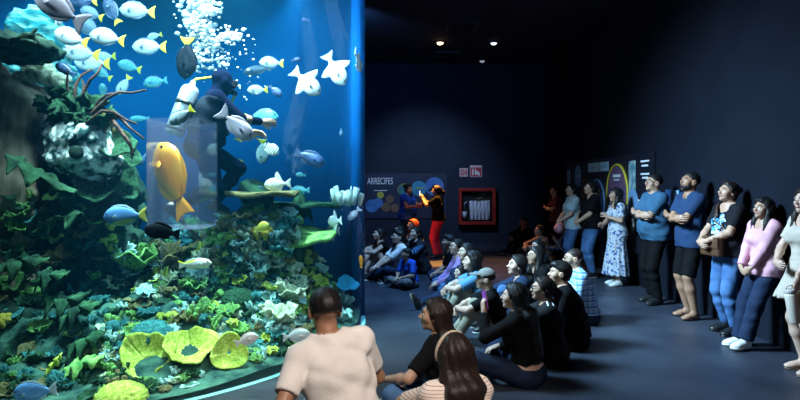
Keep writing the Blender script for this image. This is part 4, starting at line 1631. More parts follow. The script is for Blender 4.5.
def band(nt, vec_out, axis, freq, duty):
    """1 inside stripes across an axis"""
    sx = nd(nt, 'ShaderNodeSeparateXYZ')
    nt.links.new(vec_out, sx.inputs[0])
    m1 = nd(nt, 'ShaderNodeMath', operation='MULTIPLY'); m1.inputs[1].default_value = freq
    nt.links.new(sx.outputs[axis], m1.inputs[0])
    m2 = nd(nt, 'ShaderNodeMath', operation='FRACT')
    nt.links.new(m1.outputs[0], m2.inputs[0])
    m3 = nd(nt, 'ShaderNodeMath', operation='LESS_THAN'); m3.inputs[1].default_value = duty
    nt.links.new(m2.outputs[0], m3.inputs[0])
    return m3.outputs[0]


def blob(nt, vec_out, c, r):
    """1 inside an ellipsoid about c with radii r"""
    mp = nd(nt, 'ShaderNodeMapping', vector_type='POINT')
    mp.inputs['Scale'].default_value = [1 / x for x in r]
    mp.inputs['Location'].default_value = [-a / x for a, x in zip(c, r)]
    nt.links.new(vec_out, mp.inputs['Vector'])
    ln = nd(nt, 'ShaderNodeVectorMath', operation='LENGTH')
    nt.links.new(mp.outputs[0], ln.inputs[0])
    lt = nd(nt, 'ShaderNodeMath', operation='LESS_THAN'); lt.inputs[1].default_value = 1.0
    nt.links.new(ln.outputs['Value'], lt.inputs[0])
    return lt.outputs[0]


def noise_gt(nt, vec_out, scale, thr, detail=2.0):
    n = nd(nt, 'ShaderNodeTexNoise'); n.inputs['Scale'].default_value = scale; n.inputs['Detail'].default_value = detail
    nt.links.new(vec_out, n.inputs['Vector'])
    g = nd(nt, 'ShaderNodeMath', operation='GREATER_THAN'); g.inputs[1].default_value = thr
    nt.links.new(n.outputs['Fac'], g.inputs[0])
    return g.outputs[0]


def mul(nt, a, b):
    m = nd(nt, 'ShaderNodeMath', operation='MULTIPLY')
    nt.links.new(a, m.inputs[0]); nt.links.new(b, m.inputs[1])
    return m.outputs[0]


C_WHITE = fabric('white_cotton', (0.80, 0.77, 0.74))
C_BLACK = fabric('black_cotton', (0.004, 0.004, 0.005))
C_CHAR = fabric('charcoal_knit', (0.022, 0.023, 0.028))
C_NAVY = fabric('navy_cotton', (0.018, 0.042, 0.10))
C_POLO = fabric('steel_blue_pique', (0.040, 0.11, 0.19))
C_JEAN = fabric('blue_denim', (0.040, 0.10, 0.23), (0.075, 0.16, 0.32), scale=9)
C_JEAND = fabric('dark_denim', (0.011, 0.020, 0.048), (0.017, 0.030, 0.065), scale=9)
C_PINK = fabric('pink_satin', (0.74, 0.38, 0.46), rough=0.45)
C_CREAM = fabric('cream_linen', (0.52, 0.44, 0.36))
C_ROYAL = fabric('royal_blue_cotton', (0.02, 0.10, 0.52))
C_RED = fabric('red_cotton', (0.62, 0.03, 0.06))
C_LILAC = fabric('lilac_knit', (0.40, 0.25, 0.52))
C_KHAKI = fabric('khaki_twill', (0.30, 0.27, 0.21))
C_GREY = fabric('grey_twill', (0.16, 0.16, 0.17))
C_TEAL = fabric('pale_teal_cotton', (0.36, 0.55, 0.60))
C_PALE = fabric('pale_blue_cotton', (0.45, 0.60, 0.68))
C_BLUED = fabric('mid_blue_chambray', (0.10, 0.26, 0.44))
C_MAROON = fabric('maroon_print', (0.16, 0.035, 0.045), (0.07, 0.02, 0.03), scale=30)
C_CAP = fabric('grey_cap_twill', (0.23, 0.22, 0.20))
L_BLACK = mat('black_leather', (0.012, 0.012, 0.013), rough=0.4)
L_BROWN = mat('brown_leather', (0.10, 0.045, 0.02), (0.07, 0.03, 0.014), rough=0.45, scale=12)
L_WHITE = mat('white_shoe_leather', (0.75, 0.74, 0.72), rough=0.5)
L_TAN = mat('tan_sandal_leather', (0.22, 0.13, 0.08), rough=0.6)

C_STRIPE = pattern_mat('cream_tee_with_rust_stripes', lambda nt, v: mixc(nt, band(nt, v, 'Z', 62, 0.18), (0.76, 0.67, 0.60), (0.36, 0.18, 0.15)))


def _plaid(nt, v):
    a = mixc(nt, band(nt, v, 'Z', 15, 0.42), (0.34, 0.55, 0.72), (0.10, 0.26, 0.45))
    m2 = nd(nt, 'ShaderNodeMath', operation='MULTIPLY'); m2.inputs[1].default_value = 0.6
    nt.links.new(band(nt, v, 'Y', 15, 0.4), m2.inputs[0])
    a = mixc(nt, m2.outputs[0], a, (0.06, 0.16, 0.34))
    return mixc(nt, mul(nt, band(nt, v, 'Z', 15, 0.1), band(nt, v, 'X', 15, 0.9)), a, (0.75, 0.82, 0.88))


C_PLAID = pattern_mat('blue_plaid_cotton', _plaid)
C_FLORAL = pattern_mat('white_floral_cotton', lambda nt, v: mixc(nt, noise_gt(nt, v, 22, 0.56), (0.52, 0.54, 0.58), (0.08, 0.13, 0.30)))
C_PLAIDB = pattern_mat('brown_plaid_wool', lambda nt, v: mixc(nt, band(nt, v, 'Z', 18, 0.5), (0.26, 0.14, 0.08), mixc(nt, band(nt, v, 'Y', 18, 0.5), (0.10, 0.05, 0.03), (0.30, 0.22, 0.16))))


def _print(nt, v):
    m = mul(nt, blob(nt, v, (-0.02, 0.18, 1.21), (0.105, 0.16, 0.125)), noise_gt(nt, v, 15, 0.47))
    inner = mixc(nt, noise_gt(nt, v, 26, 0.5), (0.55, 0.78, 0.85), (0.05, 0.25, 0.55))
    return mixc(nt, m, (0.006, 0.006, 0.009), inner)


C_PRINT = pattern_mat('black_tee_with_blue_print', _print)


def _hood(nt, v):
    s = nd(nt, 'ShaderNodeSeparateXYZ'); nt.links.new(v, s.inputs[0])
    ab = nd(nt, 'ShaderNodeMath', operation='ABSOLUTE'); nt.links.new(s.outputs['X'], ab.inputs[0])
    g = nd(nt, 'ShaderNodeMath', operation='GREATER_THAN'); g.inputs[1].default_value = 0.225; nt.links.new(ab.outputs[0], g.inputs[0])
    return mixc(nt, mul(nt, g.outputs[0], band(nt, v, 'Y', 22, 0.4)), (0.014, 0.016, 0.022), (0.08, 0.25, 0.5))


C_HOOD = pattern_mat('dark_hoodie_blue_sleeve_stripes', _hood)


def _shoulder(nt, v):
    s = nd(nt, 'ShaderNodeSeparateXYZ'); nt.links.new(v, s.inputs[0])
    z = nd(nt, 'ShaderNodeMath', operation='GREATER_THAN'); z.inputs[1].default_value = 0.565; nt.links.new(s.outputs['Z'], z.inputs[0])
    return mixc(nt, mul(nt, z.outputs[0], band(nt, v, 'Y', 20, 0.30)), (0.010, 0.010, 0.012), (0.62, 0.62, 0.64))


C_SHOULDER = pattern_mat('black_top_white_shoulder_stripes', _shoulder)


def wpt(root, p):
    """a point of a figure's own frame in the hall"""
    a = root.rotation_euler.z
    return Vector((root.location.x + p[0] * math.cos(a) - p[1] * math.sin(a), root.location.y + p[0] * math.sin(a) + p[1] * math.cos(a), root.location.z + p[2]))


G_WALL = 'visitors standing along the side wall'
G_SIT = 'visitors sitting on the floor'
who = {}


def P(key, label, px, d, yaw, body, **kw):
    h = 0.0095 if d < 4 else 0.012 if d < 8.5 else 0.015
    who[key] = (make_person(label, base(px, d), yaw, body, h=h, **kw), body)


# --- standing along the side wall, from the near end
P('edge', 'person in short cream dress and sandals carrying a pale bottle by its loop', 809, 5.22, 92,
  standing(H=1.60, fem=True, fat=0.95, head=(10, 4, 0), hand_l=(-0.17, 0.24, 0.80), hand_dir_l=(0, 0.1, -1), palm_l=(1, 0, 0), hand_r=(0.05, 0.26, 0.95), hand_dir_r=(-0.9, 0.3, 0), elbow_l=(-0.3, -1, 0)), skin='light',
  top=('low', 0.7, 0.10, C_CREAM, 0.015), bottom=('skirt', C_CREAM, 0.62, 0.22), shoes=('sandal', L_TAN), hair=('long', H_DARK, 0.36), group=G_WALL)
P('pink', 'person in pink satin blouse and wide dark trousers leaning on the wall', 750, 6.0, 100,
  standing(H=1.50, fem=True, fat=0.95, arms='low', head=(4, 10, 0), lean=(-0.05, 0.02), pelvis=(0, -0.16, 0.81), feet=((-0.06, 0.12), (0.12, 0.04)), hand_l=(-0.04, 0.10, 0.70), hand_r=(0.05, 0.11, 0.69)), skin='tan',
  top=('low', 1.9, -0.10, C_PINK, 0.025), bottom=('p', C_JEAND, 1.97, 0.03), shoes=(L_WHITE, L_WHITE), hair=('wavy', H_BLACK, 0.36, 0.10), group=G_WALL)
P('print', 'person in black tee with blue print, blue jeans and brown crossbody bag', 730, 6.6, 100,
  standing(H=1.66, fem=True, fat=1.28, arms='clasped', head=(-2, 12, 0), hand_l=(-0.04, 0.32, 1.02), hand_r=(0.06, 0.33, 1.0)), skin='tan',
  top=('low', 0.75, -0.06, C_PRINT, 0.012), bottom=('p', C_JEAN, 1.97), shoes=(L_BLACK, L_BLACK), hair=('bun', H_DARK), group=G_WALL)
P('navy', 'bearded person in navy tee and black shorts with folded arms', 691, 7.35, 98,
  standing(H=1.78, fat=1.12, arms='folded', head=(2, 16, 0)), skin='brown', top=('tee', 0.72, -0.10, C_NAVY, 0.018), bottom=('s', C_BLACK, 0.98), shoes=('sandal', L_BLACK),
  hair=('short', H_BLACK), extra=(beard(H_BLACK),), group=G_WALL)
P('polo', 'person in steel blue polo and black trousers with folded arms', 655, 8.25, 100,
  standing(H=1.77, fat=1.18, arms='folded', head=(0, 12, 0)), skin='tan', top=('polo', 0.8, -0.09, C_POLO, 0.02), bottom=('p', C_BLACK, 1.97, 0.012), shoes=(L_BLACK, L_BLACK), hair=('short', H_BLACK),
  extra=(glasses,), group=G_WALL)
P('floral', 'person in long white floral dress with a black shoulder bag', 617, 9.7, 98,
  standing(H=1.56, fem=True, arms='chest', head=(-5, 8, 0), hand_l=(-0.11, 0.22, 1.12), hand_r=(0.10, 0.22, 0.95)), skin='tan', top=('low', 0.8, 0.02, C_FLORAL, 0.012), bottom=('skirt', C_FLORAL, 1.72, 0.215), shoes=(L_WHITE, None),
  hair=('wavy', H_BLACK, 0.32), group=G_WALL)
P('blackt', 'person in black tee and blue jeans beside the pale blue shirt', 592, 10.6, 96,
  standing(H=1.68, fem=True, fat=1.25, arms='clasped', head=(-5, 8, 0)), skin='tan', top=('tee', 0.85, -0.06, C_BLACK, 0.02), bottom=('p', C_JEAN, 1.97), shoes=(L_BLACK, L_WHITE), hair=('tail', H_BLACK), group=G_WALL)
P('paleblue', 'person in pale blue shirt and blue jeans with hands together', 573, 11.2, 95,
  standing(H=1.64, fem=True, fat=1.05, arms='clasped', head=(0, 8, 0)), skin='light', top=('polo', 0.8, -0.10, C_PALE, 0.02), bottom=('p', C_JEAN, 1.97), shoes=(L_BLACK, None), hair=('bun', H_BLACK), group=G_WALL)
P('maroon', 'person in maroon top leaning in the dark with folded arms', 556, 13.0, 105,
  standing(H=1.60, fem=True, fat=0.95, arms='folded', head=(-10, 6, 0)), skin='tan', top=('tee', 0.7, -0.06, C_MAROON, 0.012), bottom=('p', C_BLACK, 1.97), shoes=(L_BLACK, None), hair=('bun', H_BLACK), group=G_WALL)
P('corner', 'person in black sitting in the dark far corner with knees drawn up', 528, 14.2, 110,
  sitting(H=1.70, legs='knees', arms='knees'), skin='tan', top=('tee', 1.9, 0.02, C_BLACK, 0.012), bottom=('p', C_BLACK, 1.95), shoes=(L_BLACK, L_WHITE), hair=('short', H_BLACK), group=G_SIT)
P('plaidw', 'person in brown plaid overshirt sitting behind the green toy', 545, 12.0, 105,
  sitting(H=1.62, fem=True, legs='knees', arms='knees'), skin='tan', top=('tee', 1.9, 0.02, C_PLAIDB, 0.015), bottom=('p', C_BLACK, 1.95), shoes=(L_BLACK, None), hair=('tail', H_BLACK), group=G_SIT)

# --- standing at the far wall
P('royal', 'person in royal blue top standing by the mural looking at a phone', 407, 13.9, 235,
  standing(H=1.64, fem=True, fat=1.3, arms='chest', head=(-5, -6, 0), hand_l=(-0.06, 0.36, 1.14), hand_r=(0.10, 0.34, 1.14)), skin='tan', top=('tee', 0.55, -0.08, C_ROYAL, 0.02), bottom=('p', C_JEAND, 1.97), shoes=(L_BLACK, None), hair=('bun', H_BLACK))
P('redp', 'person in red trousers lit amber, raising a glowing phone', 438, 13.3, 78,
  standing(H=1.60, fem=True, fat=1.1, arms='phone', head=(4, 2, 0)), skin='light', top=('tee', 0.8, -0.05, C_BLACK, 0.015), bottom=('p', C_RED, 1.97, 0.02), shoes=(L_BLACK, None), hair=('tail', H_DARK))

# --- the group on the floor beside the aquarium
P('bare', 'person in black sleeveless top and shorts sitting with bare legs drawn up', 386, 11.0, 112,
  sitting(H=1.66, fem=True, legs='knees', arms='knees', lean=(0.1, 0.3)), skin='light', top=('tank', 0.05, 0.02, C_BLACK, 0.006), bottom=('s', C_BLACK, 0.4), shoes=('sandal', L_BLACK), hair=('bun', H_BLACK), group=G_SIT)
P('hidden', 'dark-haired person in black tee sitting behind the bespectacled one', 405, 11.8, 112,
  sitting(H=1.66, fem=True, legs='crossed'), skin='tan', top=('tee', 0.7, 0.02, C_BLACK, 0.012), bottom=('p', C_JEAND, 1.95), shoes=(L_BLACK, None), hair=('long', H_BLACK, 0.3), group=G_SIT)
P('redhair', 'person with copper red hair and white top sitting by the aquarium', 418, 12.9, 115,
  sitting(H=1.74, fem=True, legs='crossed'), skin='light', top=('tee', 0.8, 0.02, C_WHITE, 0.015), bottom=('p', C_JEAND, 1.95), shoes=(L_BLACK, None), hair=('bob', H_RED, 0.2), group=G_SIT)
P('glassw', 'person with glasses and white tee sitting cross-legged in dark jeans', 402, 10.2, 105,
  sitting(H=1.68, legs='low', arms='lap', lean=(0.0, 0.15), hand_l=(-0.08, 0.46, 0.24), hand_r=(0.06, 0.48, 0.22)), skin='light', top=('tee', 0.9, 0.02, C_WHITE, 0.015), bottom=('p', C_JEAND, 1.95), shoes=(L_BLACK, L_WHITE), hair=('crop', H_BLACK), extra=(glasses,), group=G_SIT)
P('hoodie', 'person in dark hoodie with blue sleeve stripes sitting behind the boy', 421, 11.0, 125,
  sitting(H=1.70, fem=True, legs='knees', arms='knees'), skin='light', top=('hood', 1.95, 0.02, C_HOOD, 0.02), bottom=('p', C_CHAR, 1.95), shoes=(L_BLACK, None), hair=('tail', H_BLACK), group=G_SIT)
P('boy', 'small person in royal blue tee sitting cross-legged on the open floor', 411, 9.55, 128,
  sitting(H=1.22, legs='crossed', head=(-20, 8, 0)), skin='tan', top=('tee', 0.85, 0.02, C_ROYAL, 0.012), bottom=('p', C_GREY, 1.93), shoes=(L_BLACK, L_BLACK), hair=('crop', H_BLACK), group=G_SIT)

# --- the crowd in the middle, from the far side
P('m_black', 'person in black tee sitting in front of the red trousers', 457, 9.5, 95,
  sitting(H=1.66, legs='crossed', head=(0, 6, 0)), skin='tan', top=('tee', 0.8, 0.02, C_BLACK, 0.012), bottom=('p', C_JEAND, 1.95), shoes=(L_BLACK, None), hair=('crop', H_BLACK), group=G_SIT)
P('lilac', 'person in lilac sweater sitting with an arm resting forward', 465, 8.75, 98,
  sitting(H=1.66, fem=True, legs='crossed', head=(10, 10, 0), hand_l=(-0.10, 0.44, 0.20), hand_r=(0.06, 0.40, 0.22)), skin='light', top=('tee', 1.95, 0.02, C_LILAC, 0.012), bottom=('p', C_JEAN, 1.95), shoes=(L_BLACK, None), hair=('tail', H_BLACK), extra=(glasses,), group=G_SIT)
P('boots', 'dark-haired person with a black boot stretched out on the floor', 475, 8.1, 100,
  sitting(H=1.66, fem=True, legs='ahead', arms='lap', head=(10, 8, 0), foot_l=(-0.12, 0.78, 0.08)), skin='light', top=('tee', 1.9, 0.02, C_CHAR, 0.012), bottom=('p', C_JEAND, 1.95), shoes=(L_BLACK, None), hair=('long', H_BLACK, 0.25), group=G_SIT)
P('child', 'small person in pale teal tee sitting between two adults', 467, 7.7, 98,
  sitting(H=1.17, legs='knees', arms='knees', head=(10, 6, 0)), skin='light', top=('tee', 0.85, 0.02, C_TEAL, 0.012), bottom=('p', C_PALE, 1.93), shoes=(L_WHITE, L_WHITE), hair=('bob', H_BLACK, 0.14), group=G_SIT)
P('chambray', 'person in chambray shirt and khaki trousers with long black hair', 483, 7.2, 86,
  sitting(H=1.64, fem=True, legs='knees', arms='knees', head=(10, 6, 0), lean=(0.08, 0.3)), skin='light', top=('polo', 0.8, 0.02, C_BLUED, 0.02), bottom=('p', C_KHAKI, 1.95), shoes=(L_BLACK, L_WHITE), hair=('wavy', H_BLACK, 0.34), group=G_SIT)
P('capboy', 'person in grey baseball cap and black tee sitting with knees up', 497, 6.15, 84,
  sitting(H=1.52, legs='knees', arms='knees', head=(5, 4, 0)), skin='light', top=('tee', 0.8, 0.02, C_BLACK, 0.012), bottom=('p', C_KHAKI, 1.94), shoes=(L_BLACK, L_WHITE), hair=('short', H_BLACK), extra=(cap_hat(C_CAP),), group=G_SIT)
P('kid', 'small dark-haired person peering out beside the stroller', 544, 9.6, 102,
  sitting(H=1.50, fem=True, legs='crossed', head=(12, 4, 0)), skin='light', top=('tee', 0.9, 0.02, C_CHAR, 0.012), bottom=('p', C_JEAND, 1.93), shoes=(L_BLACK, None), hair=('long', H_BLACK, 0.25), group=G_SIT)
P('spec', 'person with round glasses and long dark hair behind the denim jacket', 545, 7.6, 100,
  sitting(H=1.68, fem=True, legs='crossed', head=(10, 6, 0)), skin='tan', top=('tee', 0.9, 0.02, C_BLACK, 0.012), bottom=('p', C_JEAND, 1.95), shoes=(L_BLACK, None), hair=('long', H_BLACK, 0.35), extra=(glasses,), group=G_SIT)
P('jacket', 'person in dark denim jacket over white tee with long black hair', 528, 6.75, 92,
  sitting(H=1.66, fem=True, legs='knees', arms='knees', head=(6, 10, 0)), skin='light', top=('tee', 1.9, 0.02, C_JEAND, 0.016), bottom=('p', C_JEAN, 1.95), shoes=(L_BLACK, L_WHITE), hair=('long', H_BLACK, 0.40, 0.09, ''), group=G_SIT)
P('plaid', 'close-cropped person with glasses in a light blue plaid shirt', 585, 7.1, 86,
  sitting(H=1.74, legs='crossed', head=(4, 4, 0)), skin='tan', top=('polo', 0.95, 0.02, C_PLAID, 0.022), bottom=('p', C_JEAND, 1.95), shoes=(L_BLACK, None), hair=('shaved', H_DARK), extra=(glasses,), group=G_SIT)
P('bigblack', 'broad-backed person in plain black tee before the plaid shirt', 573, 6.05, 76,
  sitting(H=1.68, fat=1.25, legs='crossed', head=(10, 6, 0)), skin='tan', top=('tee', 0.9, 0.02, C_BLACK, 0.025), bottom=('p', C_BLACK, 1.95), shoes=(L_BLACK, None), hair=('crop', H_BLACK), group=G_SIT)
P('stripesh', 'person in black top with white shoulder stripes and tied brown hair', 552, 5.45, 84,
  sitting(H=1.56, fem=True, fat=1.05, legs='knees', arms='knees', head=(4, 6, 0), lean=(0.02, 0.2)), skin='tan', top=('tee', 1.2, 0.02, C_SHOULDER, 0.014), bottom=('p', C_BLACK, 1.95), shoes=(L_BLACK, L_WHITE), hair=('tail', H_DARK), extra=(glasses,), group=G_SIT)
P('phone', 'person in black cropped top baring the lower back, holding a phone', 527, 4.95, 62,
  sitting(H=1.60, fem=True, fat=1.05, legs='low', arms='phone_l', head=(8, 6, 0), lean=(0.05, 0.25)), skin='light', top=('tee', 1.95, 0.10, C_BLACK, 0.010), bottom=('p', C_JEAND, 1.95, 'low'), shoes=(L_BLACK, L_WHITE), hair=('long', H_BLACK, 0.46, 0.10, ''), group=G_SIT)
P('longhair', 'person in black tee and blue jeans resting a forearm on the knee', 455, 4.15, 66,
  sitting(H=1.66, fem=True, legs='low', arms='lap', head=(18, 6, 0), lean=(0.12, 0.30), hand_l=(-0.22, 0.42, 0.30), hand_dir_l=(0.2, 0.9, -0.3)), skin='tan', top=('tee', 0.8, 0.02, C_BLACK, 0.014), bottom=('p', C_JEAN, 1.95), shoes=(L_BLACK, L_WHITE), hair=('long', H_DARK, 0.30, 0.09, ''), group=G_SIT)
P('stripetee', 'person in striped tee and pale headband with long dark brown hair', 460, 3.15, 24,
  sitting(H=1.64, fem=True, legs='knees', arms='knees', head=(6, 4, 0), lean=(0.02, 0.16)), skin='tan', top=('tee', 0.85, 0.02, C_STRIPE, 0.012), bottom=('p', C_JEAN, 1.95), shoes=(L_WHITE, L_WHITE), hair=('long', H_DARK, 0.50, 0.105, ''), extra=(headband(fabric('beige_band', (0.55, 0.45, 0.35))),), group=G_SIT)
P('white', 'dark-haired person in plain white tee crouching with the back turned', 353, 3.12, 14,
  sitting(H=1.76, fat=0.88, legs='kneel', head=(10, 2, 0), lean=(0.22, 0.36), side=-0.22, hand_l=(-0.34, 0.10, 0.30), hand_dir_l=(0.05, 0.5, -0.8), palm_l=(0.3, 0, -1), elbow_l=(-0.4, -0.8, -0.3),
          hand_r=(0.05, 0.46, 0.50), hand_dir_r=(-0.6, 0.7, 0.2), palm_r=(0, 0, -1), elbow_r=(0.7, 0.0, -0.8)), skin='brown', top=('tee', 0.70, -0.05, C_WHITE, 0.020), bottom=('p', C_JEAND, 1.93), shoes=(L_WHITE, L_WHITE), hair=('short', H_BLACK), group=G_SIT)
# ------------------------------------------------------------------ fish, diver, bubbles
def fmat(n, a, b_=None, rough=0.4, **k):
    return mat('fish_' + n, a, b_, rough=rough, bump=0.05, bscale=80, **k)


M_TAIL_Y = fmat('yellow_fin', (0.78, 0.75, 0.02), (0.85, 0.80, 0.06), scale=20)
M_GREYBLUE = fmat('grey_blue_scales', (0.24, 0.36, 0.46), (0.40, 0.52, 0.58), scale=9, contrast=(0.3, 0.7), stretch=(1, 1, 3))
M_PALEBLUE = fmat('pale_blue_scales', (0.42, 0.58, 0.66), (0.60, 0.74, 0.78), scale=9, stretch=(1, 1, 3))
M_SLATE = fmat('slate_fin', (0.10, 0.18, 0.28), (0.16, 0.26, 0.36), scale=20)
M_BLACK = fmat('black_scales', (0.004, 0.005, 0.008), (0.012, 0.014, 0.02), rough=0.9, spec=0.03, scale=12)
M_WHITE = fmat('white_scales', (0.74, 0.75, 0.75), (0.62, 0.65, 0.67), scale=7)
M_LAV = fmat('lavender_scales', (0.56, 0.50, 0.68), (0.70, 0.66, 0.78), scale=7)
M_NAVYF = fmat('dark_blue_scales', (0.015, 0.035, 0.10), (0.05, 0.10, 0.22), scale=10)
M_TEALF = fmat('teal_scales', (0.05, 0.32, 0.42), (0.16, 0.48, 0.52), scale=10)
M_BLUEF = fmat('bright_blue_scales', (0.09, 0.30, 0.72), (0.22, 0.45, 0.80), scale=8, stretch=(1, 1, 3))
M_ORANGE = fmat('orange_scales', (1.0, 0.30, 0.003), (0.72, 0.36, 0.02), scale=3.2, contrast=(0.42, 0.62))
M_ORFIN = fmat('orange_fin', (1.0, 0.26, 0.01), (0.95, 0.36, 0.03), scale=9)
M_YELLOW = fmat('yellow_scales', (0.72, 0.62, 0.03), (0.6, 0.55, 0.15), scale=9)
M_YW = pattern_mat('fish_white_with_yellow_back', lambda nt, v: mixc(nt, blob(nt, v, (-0.22, 0, 0.14), (0.30, 0.3, 0.10)), (0.80, 0.80, 0.74), (0.78, 0.72, 0.04)), 0.4)
M_BLUEY = pattern_mat('fish_blue_with_yellow_belly', lambda nt, v: mixc(nt, blob(nt, v, (-0.05, 0, -0.30), (0.45, 0.5, 0.24)), (0.12, 0.28, 0.62), (0.50, 0.56, 0.25)), 0.4)
M_SERG = pattern_mat('fish_black_banded_silver', lambda nt, v: mixc(nt, band(nt, v, 'X', 8.0, 0.38), (0.60, 0.68, 0.66), (0.02, 0.025, 0.05)), 0.4)

# outlines: station (0 nose .. 1 tail root), upper and lower edge, half thickness; in body lengths
SHAPES = {
    'surgeon': dict(top=[.0, .085, .16, .205, .225, .22, .19, .135, .07, .036], bot=[.0, -.07, -.13, -.175, -.20, -.20, -.175, -.125, -.065, -.036], th=.075, tail=(.20, .17, .07), dorsal=(.22, .90, .055), anal=(.45, .90, .05)),
    'trigger': dict(top=[.0, .085, .15, .20, .225, .215, .165, .11, .065, .045], bot=[-.01, -.085, -.15, -.20, -.22, -.21, -.165, -.11, -.065, -.045], th=.08, tail=(.22, .19, .08), dorsal=(.50, .84, .27), anal=(.50, .84, .24)),
    'pompano': dict(top=[.0, .09, .15, .19, .205, .195, .16, .11, .055, .028], bot=[.0, -.08, -.14, -.18, -.20, -.19, -.155, -.105, -.05, -.028], th=.08, tail=(.26, .22, .03), dorsal=(.42, .92, .07), anal=(.48, .92, .07)),
    'wrasse': dict(top=[.0, .06, .105, .13, .14, .135, .12, .095, .07, .055], bot=[-.005, -.055, -.10, -.13, -.14, -.135, -.12, -.09, -.065, -.05], th=.07, tail=(.18, .13, .11), dorsal=(.25, .92, .05), anal=(.50, .90, .045)),
    'angel': dict(top=[.0, .11, .21, .29, .33, .33, .29, .21, .12, .07], bot=[.0, -.10, -.19, -.27, -.31, -.31, -.28, -.20, -.12, -.07], th=.07, tail=(.24, .19, .13), dorsal=(.45, .98, .13), anal=(.45, .98, .13)),
    'damsel': dict(top=[.0, .11, .18, .235, .25, .24, .21, .16, .09, .06], bot=[.0, -.09, -.155, -.21, -.235, -.235, -.20, -.15, -.085, -.055], th=.09, tail=(.26, .17, .09), dorsal=(.35, .95, .07), anal=(.52, .95, .09)),
    'grouper': dict(top=[.0, .09, .15, .185, .20, .19, .165, .13, .09, .065], bot=[-.02, -.10, -.15, -.185, -.20, -.185, -.155, -.11, -.075, -.06], th=.10, tail=(.20, .15, .12), dorsal=(.28, .92, .08), anal=(.58, .88, .07)),
}
ST = [0, .06, .14, .25, .38, .52, .67, .81, .93, 1.0]
BL = 0.78      # body length of a fish one unit long; the tail fin takes the rest


def bm_fin(outline, t):
    """thin fin in the xz plane, thick in the middle and sharp at its rim"""
    bm = bmesh.new()
    c = Vector((sum(p[0] for p in outline) / len(outline), 0, sum(p[1] for p in outline) / len(outline)))
    rim = [bm.verts.new((p[0], 0, p[1])) for p in outline]
    inn = [[bm.verts.new((c.x + (p[0] - c.x) * 0.7, s * t, c.z + (p[1] - c.z) * 0.7)) for p in outline] for s in (1, -1)]
    n = len(outline)
    for i in range(n):
        j = (i + 1) % n
        bm.faces.new((rim[i], rim[j], inn[0][j], inn[0][i]))
        bm.faces.new((rim[j], rim[i], inn[1][i], inn[1][j]))
    bm.faces.new(inn[0]); bm.faces.new(list(reversed(inn[1])))
    bmesh.ops.recalc_face_normals(bm, faces=bm.faces)
    return bm


FISH = {}


